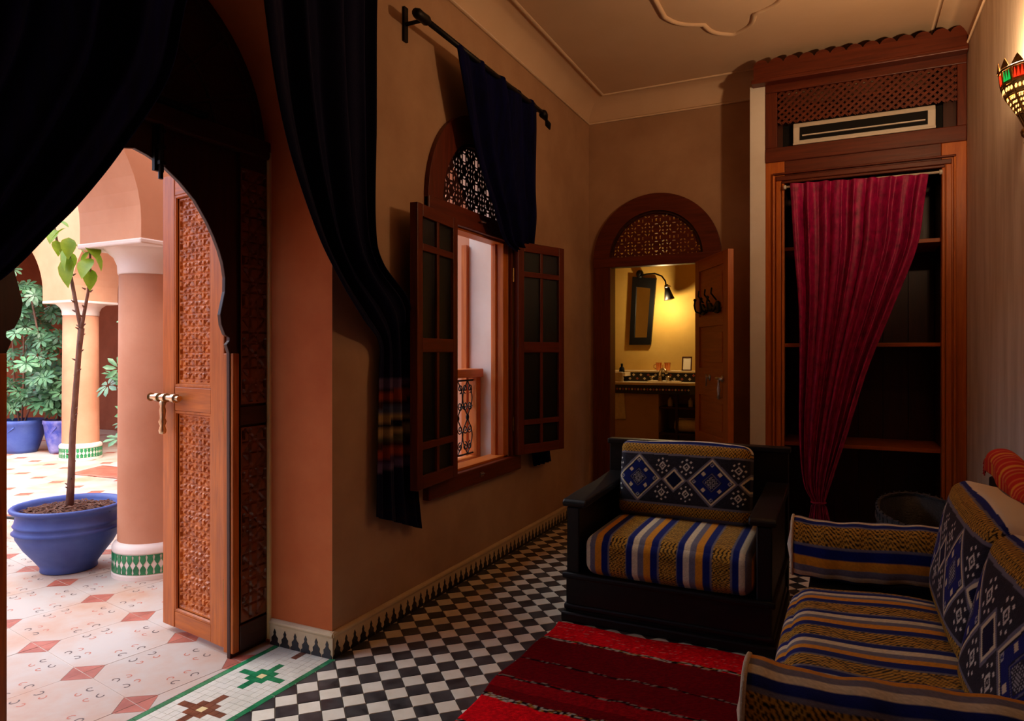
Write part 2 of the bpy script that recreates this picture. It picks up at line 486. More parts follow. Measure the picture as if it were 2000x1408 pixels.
# ---- skirting with black merlon tiles
def skirting(name, p0, p1, nrm):
    p0 = Vector(p0); p1 = Vector(p1); d = (p1-p0); L = d.length; d.normalize()
    nrm = Vector(nrm)
    root = MB()
    prof = [(0, 0), (.012, 0), (.012, .088), (.017, .092), (.019, .099), (.017, .106), (.008, .112), (0, .113)]
    v = []
    for e in (p0, p1):
        for a, z in prof: v.append(e+nrm*a+Vector((0, 0, z)))
    n = len(prof)
    root.add(v, [(i, (i+1) % n, n+(i+1) % n, n+i) for i in range(n)]+[tuple(range(n)), tuple(range(n, 2*n))])
    o = struct(root.build(name, 'skirting_tile'), 'cream skirting with black stepped merlon tiles')
    m = MB().prism([(-.027, 0), (.027, 0), (.027, .010), (.017, .018), (.019, .034), (.010, .042), (.0055, .050), (.008, .058), (0, .074), (-.008, .058), (-.0055, .050), (-.010, .042), (-.019, .034), (-.017, .018), (-.027, .010)], 'y', -.0016, .0016)
    me = m.mesh('merlon', 'skirting_black')
    k = max(1, int(L/.058)); st = L/k
    rz = math.atan2(d.y, d.x)
    for i in range(k):
        q = p0+d*(st*(i+.5))+nrm*.0125
        inst('merlon', me, o, q, (0, 0, rz))
    return o
skirting('baseboard_left', (WL, WB, 0), (WL, DC+DR-.012, 0), (1, 0, 0))
skirting('baseboard_reveal', (-2.315, DC+DR, 0), (WL+.012, DC+DR, 0), (0, -1, 0))
skirting('baseboard_back', (BC-.54, WB, 0), (WL, WB, 0), (0, -1, 0))
skirting('baseboard_right', (WR, 1.2, 0), (WR, 5.18, 0), (-1, 0, 0))

# =================================================================== COURTYARD SHELL
court = struct(MB().box(-13.0, -2.26, -6.2, 9.0, -.2, -.002).build('floor_courtyard', 'grout_court'), 'pale courtyard tiles with red diamond inserts')
CT = .43; CA = math.radians(-9.5)
hh = CT/2-.0014; ch = .084
tm_c = MB()
octo = [(-hh+ch, -hh), (hh-ch, -hh), (hh, -hh+ch), (hh, hh-ch), (hh-ch, hh), (-hh+ch, hh), (-hh, hh-ch), (-hh, -hh+ch)]
tm_c.add([(x, y, 0) for x, y in octo], [tuple(range(8))])
tm_c.cur = 1
for sx, sy in ((-1, -1), (1, -1), (1, 1), (-1, 1)):
    tri = [(sx*hh, sy*hh), (sx*(hh-ch+.002), sy*hh), (sx*hh, sy*(hh-ch+.002))]
    if sx*sy < 0: tri.reverse()
    tm_c.add([(x, y, 0) for x, y in tri], [(0, 1, 2)])
tm_c.cur = 0
tm_c.add([(x*hh, y*hh, z) for z in (0, -.006) for x, y in ((-1, -1), (1, -1), (1, 1), (-1, 1))], [(0, 4, 5, 1), (1, 5, 6, 2), (2, 6, 7, 3), (3, 7, 4, 0)])
ct_me = tm_c.mesh('court_tile', ['court_tile', 'court_red'])
sw = MB()
def swirl(cx, cy, s, a, flip):
    pts = []
    for i in range(9):
        t = i/8; th = a+flip*t*4.4; r = s*(1-.75*t)
        pts.append((cx+r*math.cos(th), cy+r*math.sin(th)))
    for p, q in zip(pts, pts[1:]):
        dx, dy = q[0]-p[0], q[1]-p[1]; L = math.hypot(dx, dy); nx_, ny_ = -dy/L*.0026, dx/L*.0026
        sw.add([(p[0]+nx_, p[1]+ny_, .0004), (p[0]-nx_, p[1]-ny_, .0004), (q[0]-nx_, q[1]-ny_, .0004), (q[0]+nx_, q[1]+ny_, .0004)], [(0, 1, 2, 3)])
for k in range(4):
    a = k*PI/2; c_, s_ = math.cos(a), math.sin(a)
    for off, fl in ((-.045, 1), (.045, -1)):
        sw.cur = 0
        x, y = .172, off
        swirl(x*c_-y*s_, x*s_+y*c_, .022, a+PI/2*fl, fl)
        sw.cur = 1
        x, y = .125, off*.7
        swirl(x*c_-y*s_, x*s_+y*c_, .018, a-PI/2*fl, -fl)
sw_me = sw.mesh('tile_scroll', ['ink', 'ink_red'])
ct_list = []
ca_, sa_ = math.cos(CA), math.sin(CA)
for i in range(-4, 32):
    for j in range(-10, 26):
        # lattice corner passes through (-2.366, 1.679)
        lx = -(i+.5)*CT; ly = (j+.5)*CT
        x = -2.366+lx*ca_-ly*sa_; y = 1.679+lx*sa_+ly*ca_
        if not (-12.8 < x and -2.8 < y < 8.6): continue
        if x > -2.1: continue
        d = -x*.4368+y*.8996; r = x*.8996+y*.4368
        seen = d > .5 and -.80 < r/d < -.30
        ct_list.append((d if seen else 90+abs(x), x, y))
ct_list.sort(); court_rest = MB()
for k, (d, x, y) in enumerate(ct_list):
    if x > -2.27-CT*.5*1.15:   # tiles cut by the threshold: clipped into the field
        def loc(p): return (x+p[0]*ca_-p[1]*sa_, y+p[0]*sa_+p[1]*ca_)
        fl_ = lambda p: -2.288-p[0]
        court_rest.cur = 0
        poly = clip([loc(p) for p in octo], fl_)
        if len(poly) > 2: court_rest.add([(*p, -.0002) for p in poly], [tuple(range(len(poly)))])
        court_rest.cur = 1
        for sx, sy in ((-1, -1), (1, -1), (1, 1), (-1, 1)):
            poly = clip([loc(p) for p in ((sx*hh, sy*hh), (sx*(hh-ch+.002), sy*hh), (sx*hh, sy*(hh-ch+.002)))], fl_)
            if len(poly) > 2: court_rest.add([(*p, -.0002) for p in poly], [tuple(range(len(poly)))])
    elif k < 260 and d < 50:
        o = inst('court_tile', ct_me, court, (x, y, rnd.uniform(-.0006, .0006)), (0, 0, CA+PI/2*rnd.randrange(4)))
        if d < 6.0: inst('tile_scroll', sw_me, o)
    else:
        court_rest.cur = 0
        lo_ = [(x+p[0]*ca_-p[1]*sa_, y+p[0]*sa_+p[1]*ca_) for p in octo]
        court_rest.add([(*p, -.0002) for p in lo_], [tuple(range(8))])
        court_rest.cur = 1
        for sx, sy in ((-1, -1), (1, -1), (1, 1), (-1, 1)):
            tri = [(sx*hh, sy*hh), (sx*(hh-ch+.002), sy*hh), (sx*hh, sy*(hh-ch+.002))]
            court_rest.add([(x+p[0]*ca_-p[1]*sa_, y+p[0]*sa_+p[1]*ca_, -.0002) for p in tri], [(0, 1, 2)])
court_rest.build('court_tile_field', ['court_tile', 'court_red'], court)['kind'] = 'stuff'

def arcade(name, axis, fixed0, fixed1, spans, zs, ztop, mt='terracotta_pale'):
    """wall with semicircular arches between piers; spans: list of (a0,a1) pier-face to pier-face"""
    mb = MB()
    P = (lambda t, a, z: (t, a, z)) if axis == 'x' else (lambda t, a, z: (a, t, z))
    a_lo = spans[0][0]-.57; a_hi = spans[-1][1]+.57
    cuts = {a_lo, a_hi}
    for s0, s1 in spans:
        for k in range(41): cuts.add((s0+s1)/2-(s1-s0)/2*math.cos(PI*k/40))
    cuts = sorted(cuts)
    def hi(a, s0, s1):
        R = (s1-s0)/2; return zs+.10+1.0*math.sqrt(max(1-((a-(s0+s1)/2)/R)**2, 0))
    for p, q in zip(cuts, cuts[1:]):
        mid = (p+q)/2; op = next((s for s in spans if s[0] < mid < s[1]), None)
        l0, l1 = (hi(p, *op), hi(q, *op)) if op else (zs, zs)
        for t in (fixed0, fixed1):
            mb.add([P(t, p, l0), P(t, q, l1), P(t, q, ztop), P(t, p, ztop)], [(0, 1, 2, 3)])
        mb.add([P(fixed0, p, l0), P(fixed0, q, l1), P(fixed1, q, l1), P(fixed1, p, l0)], [(0, 1, 2, 3)])
    for s0, s1 in spans:
        for e in (s0, s1):
            mb.add([P(fixed0, e, zs), P(fixed1, e, zs), P(fixed1, e, zs+.10), P(fixed0, e, zs+.10)], [(0, 1, 2, 3)])
    for e in (a_lo, a_hi):
        mb.add([P(fixed0, e, zs), P(fixed1, e, zs), P(fixed1, e, ztop), P(fixed0, e, ztop)], [(0, 1, 2, 3)])
    mb.add([P(fixed0, a_lo, ztop), P(fixed1, a_lo, ztop), P(fixed1, a_hi, ztop), P(fixed0, a_hi, ztop)], [(0, 1, 2, 3)])
    return struct(mb.build(name, mt))
ZS = 1.935
arcade('wall_arcade_near', 'x', -4.012, -3.474, [(-.60, 2.497)], ZS, 3.25)
arcade('wall_arcade_north', 'y', 5.02, 5.59, [(-11.9, -8.79), (-8.22, -4.8)], ZS, 3.25)
struct(MB().box(-13, -3.45, 7.5, 7.7, 0, 3.3).build('wall_courtyard_north', 'terracotta_shaded'))
struct(MB().box(-3.47, -2.262, 5.64, 5.70, 0, 3.6).build('wall_courtyard_annex', 'terracotta_pale'))
struct(MB().box(-3.47, -3.41, 5.70, 8.1, 0, 3.6).build('wall_annex_west', 'terracotta_pale'))
struct(MB().box(-12.6, -12.4, -6, 7.6, 0, 3.4).build('wall_courtyard_west', 'terracotta_shaded'))
struct(MB().box(-12.6, -2.26, -6.2, -6.0, 0, 3.0).build('wall_courtyard_south', 'terracotta_pale'))
struct(MB().box(-12.6, -4.0, 5.02, 7.6, 3.25, 3.4).build('ceiling_gallery_north', 'ceiling_paint'))

# =================================================================== HELPERS FOR JOINERY
def mask_panel(name, x0, x1, z0, z1, solid, step, th, mt, parent, P, cell=None):
    """pierced board: solid(x,z) says where wood is; P maps (x, z, t) to space"""
    nx_ = max(1, round((x1-x0)/step)); nz = max(1, round((z1-z0)/step))
    dx = (x1-x0)/nx_; dz = (z1-z0)/nz
    S_ = [[1 if solid(x0+(i+.5)*dx, z0+(j+.5)*dz) else 0 for i in range(nx_)] for j in range(nz)]
    g = lambda i, j: 0 <= i < nx_ and 0 <= j < nz and S_[j][i]
    mb = MB()
    for j in range(nz):
        for i in range(nx_):
            if not S_[j][i]: continue
            a, b, c, d = x0+i*dx, x0+(i+1)*dx, z0+j*dz, z0+(j+1)*dz
            for t in (0, th): mb.add([P(a, c, t), P(b, c, t), P(b, d, t), P(a, d, t)], [(0, 1, 2, 3)])
            if not g(i-1, j): mb.add([P(a, c, 0), P(a, d, 0), P(a, d, th), P(a, c, th)], [(0, 1, 2, 3)])
            if not g(i+1, j): mb.add([P(b, c, 0), P(b, d, 0), P(b, d, th), P(b, c, th)], [(0, 1, 2, 3)])
            if not g(i, j-1): mb.add([P(a, c, 0), P(b, c, 0), P(b, c, th), P(a, c, th)], [(0, 1, 2, 3)])
            if not g(i, j+1): mb.add([P(a, d, 0), P(b, d, 0), P(b, d, th), P(a, d, th)], [(0, 1, 2, 3)])
    return mb.build(name, mt, parent)

def pierced(p, bar=1.0):
    """turned-wood screen: period p; returns True where wood stands"""
    def solid(x, z):
        a = (x/p) % 1.0; b = (z/p) % 1.0
        A = a-.5; B = b-.5
        if abs(A) < .085*bar and abs(B) < .095*bar: return False
        for sx in (-1, 1):
            if ((A-sx*.23)/.045)**2+(B/.095)**2 < bar: return False
            if (A/.095)**2+((B-sx*.23)/.045)**2 < bar: return False
        C = a if a < .5 else a-1; D = b if b < .5 else b-1
        for sx in (-1, 1):
            for sz in (-1, 1):
                u, v = C-sx*.115, D-sz*.115
                du = (u*sx-v*sz)/1.414; dv = (u*sx+v*sz)/1.414
                if (du/.05)**2+(dv/.05)**2 < bar: return False
                u, v = C-sx*.10, D-sz*.30
                q = (u*sx*.8+v*sz*.6); r_ = (-u*sx*.6+v*sz*.8)
                if (q/.04)**2+(r_/.085)**2 < bar: return False
                u, v = C-sx*.30, D-sz*.10
                q = (u*sx*.6+v*sz*.8); r_ = (-u*sx*.8+v*sz*.6)
                if (q/.085)**2+(r_/.04)**2 < bar: return False
        return True
    return solid

def carved(name, w, h, mt, parent, P, p=.060, step=.0036, relief=.006, seed=0):
    """relief of interlaced straps: height field over w x h; P maps (x, z, height)"""
    nx_ = int(w/step); nz = int(h/step)
    X, Z = np.meshgrid(np.linspace(0, w, nx_+1), np.linspace(0, h, nz+1))
    x = X-w/2; z = Z-h/2
    dmin = np.full_like(x, 9.)
    for k, per in ((0, p), (1, p*1.414), (2, p), (3, p*1.414)):
        th = k*PI/4
        t = x*math.cos(th)+z*math.sin(th)+per*.13*(k % 2)
        for q in (.21, -.21):
            dmin = np.minimum(dmin, np.abs((t/per+q+.5) % 1.0-.5)*per)
    hgt = np.clip((dmin-.0025)/.003, 0, 1)
    # small deep pockets along the edges and rosettes
    edge = np.minimum(np.minimum(X, w-X), np.minimum(Z, h-Z))
    pk = (np.abs((Z/(p*1.63)) % 1.0-.5) < .10) & (np.minimum(X, w-X) < .022) & (np.minimum(X, w-X) > .010)
    hgt = np.where(pk, -.6, hgt)
    hgt = np.where(edge < .008, 1.0, hgt)*relief
    mb = MB()
    Xf, Zf, Hf = X.ravel(), Z.ravel(), hgt.ravel()
    mb.v = [P(a, b, c) for a, b, c in zip(Xf, Zf, Hf)]
    W = nx_+1
    mb.f = [(j*W+i, j*W+i+1, (j+1)*W+i+1, (j+1)*W+i) for j in range(nz) for i in range(nx_)]
    mb.m = [0]*len(mb.f)
    return mb.build(name, mt, parent, auto=40)

# =================================================================== DOOR 1: horseshoe doorway in carved timber
d1 = sroot('door_1', 'dark carved wooden doorway screen with a horseshoe arch cut-out')
key = [(.45, 0), (.447, 1.30), (.432, 1.338), (.448, 1.352), (.448, 1.368), (.424, 1.378), (.404, 1.42), (.398, 1.462), (.41, 1.51), (.423, 1.56), (.424, 1.62),
       (.412, 1.68), (.393, 1.73), (.365, 1.785), (.33, 1.84), (.27, 1.915), (.198, 1.973), (.12, 2.02), (.05, 2.044), (0, 2.055)]
KC, KS = 1.667, .433/.45
path = [(KC-a*KS, z) for a, z in key]+[(KC+a*KS, z) for a, z in reversed(key[:-1])]
outline = [(DC-DR, 0)]+path+[(DC+DR, 0), (DC+DR, DS), (DC-DR, DS)]
MB().prism(outline, 'x', -2.372, -2.352).build('arch_board', 'dark_z', d1, bevel=.003)
lun = [(DC+DR*math.cos(PI*k/32), DS+DR*math.sin(PI*k/32)) for k in range(33)]
MB().prism(lun, 'x', -2.384, -2.356).build('lunette_board', 'dark_y', d1)
lr = MB()
for k in range(1, 8):
    a = PI*k/8
    lr.tube([(-2.356, DC+.16*math.cos(a), DS+.16*math.sin(a)), (-2.356, DC+.60*math.cos(a), DS+.60*math.sin(a))], .009, 6)
for R in (.16, .38, .60):
    lr.tube([(-2.356, DC+R*math.cos(PI*k/24), DS+R*math.sin(PI*k/24)) for k in range(25)], .009, 6)
lr.build('lunette_moulding', 'dark_y', d1)
MB().box(-2.396, -2.318, DC-DR, DC+DR, DS-.035, DS+.045).build('transom_beam', 'dark_y', d1, bevel=.008)
for s in (1, -1):
    e0 = KC+s*.436; e1 = KC+s*.470
    MB().box(-2.396, -2.338, min(e0, e1), max(e0, e1), .02, 1.30).build('stile', 'honey_z', d1, bevel=.004)  # honey instead of dark wood paints daylight onto the stile
    for z0, z1, nm in ((.14, .98, 'lower'), (1.08, 2.10, 'upper')):
        y0 = DC+s*.495 if s > 0 else DC-.645
        o = carved('carved_panel', .15, z1-z0, 'carved_dark', d1, lambda a, b, c, y0=y0, z0=z0: (-2.346+c, y0+a, z0+b), p=.11, step=.006, relief=.008)
    for z in (.02, .99, 2.10):
        MB().box(-2.352, -2.336, DC+s*.49 if s > 0 else DC-.648, DC+.648 if s > 0 else DC-.49, z, z+(.11 if z < .5 else .08)).build('rail', 'dark_y', d1, bevel=.004)
struct(MB().box(-2.334, -2.318, DC+DR-.012, DC+DR+.002, .02, DS).build('trim_door_edge', 'tessera_cream'), 'pale yellow edging strip beside the doorway screen')
# iron bolt high on the screen
bt = MB().box(-2.352, -2.338, 1.735, 1.775, 1.99, 2.17)
bt.tube([(-2.330, 1.755, 1.96), (-2.330, 1.755, 2.22)], .009, 8)
for z in (2.02, 2.08, 2.14): bt.box(-2.340, -2.318, 1.742, 1.768, z-.007, z+.007)
bt.build('bolt', 'iron', d1)
MB().box(-2.352, -2.30, 1.60, 1.95, 2.250, 2.264).build('bolt_rail', 'iron', d1)

# ---- open carved leaf
leaf = thing('carved_door_leaf', 'tall honey-brown carved door leaf standing open beside the courtyard column', 'door', (-2.402, 2.115, 0), math.atan2(.08, -.514))
LW, LH, LT = .50, 2.13, .05
for x0, x1 in ((.004, .105), (LW-.10, LW)):
    MB().box(x0, x1, -LT, 0, .03, LH).build('stile', 'honey_z', leaf, bevel=.004)
for z0, z1 in ((.03, .105), (1.035, 1.145), (2.03, LH)):
    MB().box(.105, LW-.10, -LT, -.002, z0, z1).build('rail', 'honey_x', leaf, bevel=.004)
for z0, z1 in ((.105, 1.035), (1.145, 2.03)):
    MB().box(.10, LW-.095, -.034, -.026, z0, z1).build('panel_backing', 'carved_wood', leaf)
    carved('carved_panel', .265, z1-z0-.03, 'carved_wood', leaf, lambda a, b, c, z0=z0: (.12+a, -.024+c*1.4, z0+.015+b))
    fm = MB()
    for a, b in (((.108, z0+.004), (.108, z1-.004)), ((LW-.103, z0+.004), (LW-.103, z1-.004))): fm.tube([(a[0], -.010, a[1]), (b[0], -.010, b[1])], .009, 6)
    for z in (z0+.006, z1-.006): fm.tube([(.105, -.010, z), (LW-.10, -.010, z)], .009, 6)
    fm.build('panel_moulding', 'honey_z', leaf)
lt = MB().tube([(.30, .032, 1.095), (.545, .032, 1.095)], .013, 10)
for x in (.34, .42, .48): lt.tube([(x-.012, .032, 1.095), (x+.012, .032, 1.095)], .021, 10)
lt.tube([(.545, .032, 1.095), (.56, .032, 1.095)], [.02, .004], 10)
for x in (.36, .46): lt.tube([(x, 0, 1.095), (x, .032, 1.095)], .014, 8)
lo_ = lt.build('slide_bolt', 'brass', leaf, auto=40)
lo_['label'] = 'pale brass slide bolt'
kn = MB().lathe([(.002, -.16), (.014, -.155), (.017, -.14), (.011, -.12), (.018, -.10), (.012, -.085), (.015, -.05), (.011, -.03), (.016, -.012), (.006, 0)], 12, (.435, .036, 1.085))
kn.build('drop_handle', 'brass', lo_, smooth=True)['label'] = 'brass drop handle'
for z in (.28, 1.02, 1.85):
    MB().tube([(.0, -.002, z-.045), (.0, -.002, z+.045)], .008, 8).build('hinge', 'old_brass', leaf)

# =================================================================== WINDOW 1
w1 = sroot('window_1', 'arched wooden window with a pierced lunette, shutters folded back')
XI = WL                                        # wall face
Px = lambda y, z, t: (XI-.02+t, y, z)
ann = [(NC+.55*math.cos(PI*k/40), NS+.56*math.sin(PI*k/40)) for k in range(41)]+[(NC+.405*math.cos(PI*k/40), NS+.405*math.sin(PI*k/40)) for k in range(40, -1, -1)]
MB().prism(ann, 'x', XI-.03, XI+.028).build('arch_casing', 'red_z', w1, bevel=.005)
ann2 = [(NC+.425*math.cos(PI*k/40), NS+.425*math.sin(PI*k/40)) for k in range(41)]+[(NC+.385*math.cos(PI*k/40), NS+.385*math.sin(PI*k/40)) for k in range(40, -1, -1)]
MB().prism(ann2, 'x', XI-.04, XI+.012).build('arch_bead', 'dark_z', w1, bevel=.005)
for y0, y1 in ((NC-.55, NC-.44), (NC+.44, NC+.55)):
    MB().box(XI, XI+.026, y0, y1, .62, NS).build('casing', 'red_z', w1, bevel=.004)
MB().box(XI-.05, XI+.030, NC-.55, NC+.55, NS-.105, NS+.005).build('head_rail', 'red_y', w1, bevel=.006)
MB().box(XI-.05, XI+.040, NC-.56, NC+.56, .535, .632).build('sill', 'red_y', w1, bevel=.008)
for y0, y1 in ((NC-.44, NC-.372), (NC+.372, NC+.44)):
    MB().box(-2.062, XI, y0, y1, .62, NS-.02).build('jamb_lining', 'orange_z', w1, bevel=.004)
    MB().box(-2.045, -2.020, y0+(.06 if y0 < NC else -.016), y1+(.016 if y0 < NC else -.06), .62, 2.02).build('stop_bead', 'orange_z', w1, bevel=.003)
MB().box(-2.065, XI, NC-.44, NC+.44, 2.0, NS-.01).build('head_lining', 'orange_y', w1, bevel=.004)
MB().box(-2.08, XI, NC-.44, NC+.44, .60, .646).build('sill_lining', 'orange_y', w1, bevel=.004)
scr = pierced(.145, 1.35)
mask_panel('pierced_screen', NC-.40, NC+.40, NS, NS+.40, lambda y, z: (y-NC)**2+(z-NS)**2 < .40**2 and ((y-NC)**2+(z-NS)**2 > .375**2 or z < NS+.012 or scr(y-NC+.03, z-NS+.05)),
           .145/24, .005, 'dark_z', w1, Px)
# outer timber strip and wooden frame of the exterior opening
MB().box(-2.30, -2.262, NC+.405, NC+.438, .62, 2.02).build('outer_strip', 'orange_z', w1)
tw_ = MB()
tw_.tube([(XI+.035, NC, 2.075), (XI+.060, NC, 2.075)], .006, 8); tw_.tube([(XI+.055, NC-.03, 2.075), (XI+.055, NC+.03, 2.075)], .005, 8)
tw_.build('head_catch', 'steel', w1)
tw_ = MB(); tw_.box(XI+.038, XI+.046, NC-.02, NC+.02, .575, .600); tw_.tube([(XI+.046, NC-.012, .588), (XI+.056, NC+.012, .592)], .005, 6)
tw_.build('sill_catch', 'steel', w1)

# ---- wrought-iron guard in its timber frame, set in the outer half of the opening
gd = thing('window_guard', 'black wrought-iron scroll guard in a wooden frame outside the window', 'railing', (-2.20, NC, .60))
gy = .435
MB().box(-.055, .055, -gy, gy-.005, .545, .60).build('top_rail', 'orange_y', gd, bevel=.006)
MB().box(-.030, .030, -gy, gy, .0, .03).build('bottom_rail', 'orange_y', gd, bevel=.004)
for s in (-1, 1):
    MB().box(-.030, .030, min(s*gy, s*(gy-.055)), max(s*gy, s*(gy-.055)), .03, .545).build('post', 'orange_z', gd, bevel=.004)
def spiral(cy, cz, r, a0, turns, n=14):
    return [(0, cy+r*(1-.8*i/n)*math.cos(a0+turns*2*PI*i/n), cz+r*(1-.8*i/n)*math.sin(a0+turns*2*PI*i/n)) for i in range(n+1)]
for s in (.05, .525):
    MB().tube([(0, -gy+.055, s), (0, gy-.055, s)], .006, 6).build('iron_bar', 'iron', gd)
k = 0
for cy in np.arange(-gy+.12, gy-.06, .125):
    for cz0, fl in ((.288, 1), (.288, -1)):
        sc_ = MB()
        for s in (-1, 1):
            sc_.tube(spiral(cy+s*.030, cz0+fl*.075, .031, PI/2*(1-fl)+ (0 if s > 0 else PI), s*fl*-1.4), .004, 5)
            sc_.tube(spiral(cy+s*.030, cz0+fl*.185, .030, -fl*PI/2, s*1.3), .004, 5)
            sc_.tube([(0, cy+s*.061*math.sin(PI*t/10), cz0+fl*(.01+.225*t/10)) for t in range(11)], .004, 5)
        sc_.build('iron_scroll', 'iron', gd)
    MB().ball((0, cy, .288), .012, 8, 6, 1.8).build('iron_collar', 'iron', gd)

# ---- shutters
def shutter(loc, rz, label, flip):
    t = thing('window_shutter', label, 'shutter', loc, rz, 'shutters of the arched window')
    SW, SH, th = .455, 1.385, .042
    sgn = 1
    for x0, x1 in ((0, .055), (SW-.055, SW)):
        MB().box(x0, x1, -th/2, th/2, 0, SH).build('stile', 'red_z', t, bevel=.003)
    MB().box(SW/2-.013, SW/2+.013, -th/2+.003, th/2-.003, .05, SH-.05).build('muntin', 'red_z', t, bevel=.003)
    rails = [(0, .062), (.19, .225), (.665, .735), (1.16, 1.195), (SH-.06, SH)]
    for z0, z1 in rails:
        MB().box(.055, SW-.055, -th/2, th/2, z0, z1).build('rail', 'red_x', t, bevel=.003)
    for k in range(4):
        z0, z1 = rails[k][1], rails[k+1][0]
        for i, (x0, x1) in enumerate(((.055, SW/2-.013), (SW/2+.013, SW-.055))):
            MB().box(x0, x1, -.004, .004, z0, z1).build('pane', 'glass_purple' if (k == 3 and i == 1) else 'glass_green', t)
    for z in (.20, 1.17):
        mb = MB().box(-.012, .03, -th/2*flip-.002, -th/2*flip+.002, z-.04, z+.04); mb.tube([(-.004, -th/2*flip, z-.045), (-.004, -th/2*flip, z+.045)], .006, 8)
        mb.build('hinge', 'old_brass', t)
    return t
# hinge points on the casing; free ends pushed off the wall by the curtains tucked behind
shutter((-1.900, 3.200, .640), math.atan2(-.470, .045), 'wooden shutter with dark glass panes nearest the doorway, striped curtain tucked behind it', 1)
shutter((-1.920, 4.015, .640), math.atan2(.436, .150), 'wooden shutter with dark glass panes on the far side of the window', -1)

# =================================================================== CURTAINS
def cloth(name, rows, nf, amp, mt, nrm, label, cat='curtain', nu=120, nv=90, fold_pow=1.0, group=None, phase=0.0, solid=.004, keep=None):
    """rows: list of (L point, R point, fold amplitude factor) from the rod downwards"""
    rows = [(Vector(a), Vector(b), f) for a, b, f in rows]
    n = len(rows)-1; nrm = Vector(nrm)
    def cat(p0, p1, p2, p3, t):
        return .5*((2*p1)+(p2-p0)*t+(2*p0-5*p1+4*p2-p3)*t*t+(3*p1-p0-3*p2+p3)*t*t*t)
    def at(v):
        q = min(v*n, n-1e-6); i = int(q); t = q-i
        g = lambda k: rows[max(0, min(n, k))]
        a = cat(g(i-1)[0], g(i)[0], g(i+1)[0], g(i+2)[0], t)
        b = cat(g(i-1)[1], g(i)[1], g(i+1)[1], g(i+2)[1], t)
        return a, b, g(i)[2]*(1-t)+g(i+1)[2]*t
    def fn(u, v):
        a, b, f = at(v)
        wv = math.sin(2*PI*nf*u+phase)+.45*math.sin(2*PI*nf*1.73*u+1.3+v*1.5)+.25*math.sin(2*PI*nf*.47*u+v*3)
        side = .25*math.sin(2*PI*nf*1.31*u+.5)
        p = a+(b-a)*u+nrm*(amp*f*wv)
        return tuple(p+(b-a).normalized()*(amp*f*side))
    mb = MB().grid(fn, nu, nv)
    o = mb.build(name, mt, None, smooth=True, solid=solid)
    return tag(o, label, cat if isinstance(cat, str) else 'curtain', group)

XC = -1.845; XB = -1.925
def band_paint(o, bands, z_hi, z_lo, dflt):
    def fn(x, y, z):
        c = np.tile(np.array(dflt, float), (len(x), 1))
        t = (z_hi-z)/(z_hi-z_lo)
        for a, b, col in bands:
            c[(t >= a) & (t < b)] = col
        return c
    paint(o, fn)
navy = (6, 6, 38)
rc = cloth('door_curtain', [
    ((XC, 1.72, 3.06), (XC, 2.47, 3.06), .5),
    ((XC, 1.775, 2.54), (XC, 2.432, 2.845), 1.0),
    ((XC, 1.868, 2.12), (XC, 2.422, 2.30), 1.0),
    ((XC, 2.028, 1.79), (XC, 2.414, 1.87), .9),
    ((XC, 2.175, 1.60), (XC, 2.466, 1.70), .8),
    ((XC-.02, 2.355, 1.45), (XC-.02, 2.70, 1.55), .6),
    ((XB, 2.553, 1.345), (XB, 2.80, 1.42), .45),
    ((XB, 2.556, 1.183), (XB, 2.83, 1.18), .45),
    ((XB, 2.546, .762), (XB, 2.86, .72), .5),
    ((XB, 2.542, .555), (XB, 2.905, .42), .6)], 4.0, .030, 'fabric', (1, 0, 0),
    'navy curtain swept right across the pillar, striped hem tucked behind the shutter', nu=150, nv=200)
lil, rust, blu, tan, olv = (84, 66, 96), (132, 52, 32), (66, 72, 96), (150, 126, 80), (74, 72, 50)
band_paint(rc, [(0, .10, lil), (.10, .14, (44, 20, 34)), (.14, .24, rust), (.24, .31, (40, 14, 12)), (.31, .40, blu), (.40, .47, tan), (.47, .54, (10, 12, 34)), (.54, .63, tan), (.63, .70, olv),
                (.70, .76, (52, 16, 16)), (.76, .86, rust), (.86, .92, (50, 22, 58)), (.92, 1.0, lil), (1.42, 1.44, (30, 14, 30)), (1.56, 1.58, (30, 14, 30))], 1.185, .755, navy)
lc = cloth('door_curtain', [
    ((XC, .62, 3.06), (XC, 1.68, 3.06), .5),
    ((XC, .60, 2.75), (XC, 1.585, 2.70), 1.0),
    ((XC, .58, 2.35), (XC, 1.493, 2.41), 1.0),
    ((XC, .56, 2.05), (XC, 1.429, 2.145), .9),
    ((XC, .54, 1.80), (XC, 1.280, 1.886), .8),
    ((XC, .53, 1.65), (XC, 1.163, 1.716), .7),
    ((XC, .52, 1.52), (XC, 1.083, 1.620), .6),
    ((XC, .51, 1.42), (XC, .963, 1.482), .5),
    ((XC, .50, 1.30), (XC, .78, 1.34), .35),
    ((XC, .50, 1.20), (XC, .66, 1.22), .35),
    ((XC, .48, .90), (XC, .74, .90), .6),
    ((XC, .46, .10), (XC, .80, .10), .8)], 5.0, .035, 'curtain_navy', (1, 0, 0),
    'black-navy curtain swept aside at the left edge of the arched doorway', nu=140, nv=110)
dr = thing('curtain_rod', 'iron rod above the arched doorway carrying its two navy curtains', 'curtain rod', (XC, DC, 3.07))
MB().tube([(0, -1.15, 0), (0, .86, 0)], .014, 10).build('rod', 'iron', dr)
for y in (-1.1, .83):
    MB().box(WL-XC, WL-XC+.012, y-.03, y+.03, -.06, .06).tube([(WL-XC, y, 0), (0, y, 0)], .009, 8).build('bracket', 'iron', dr)

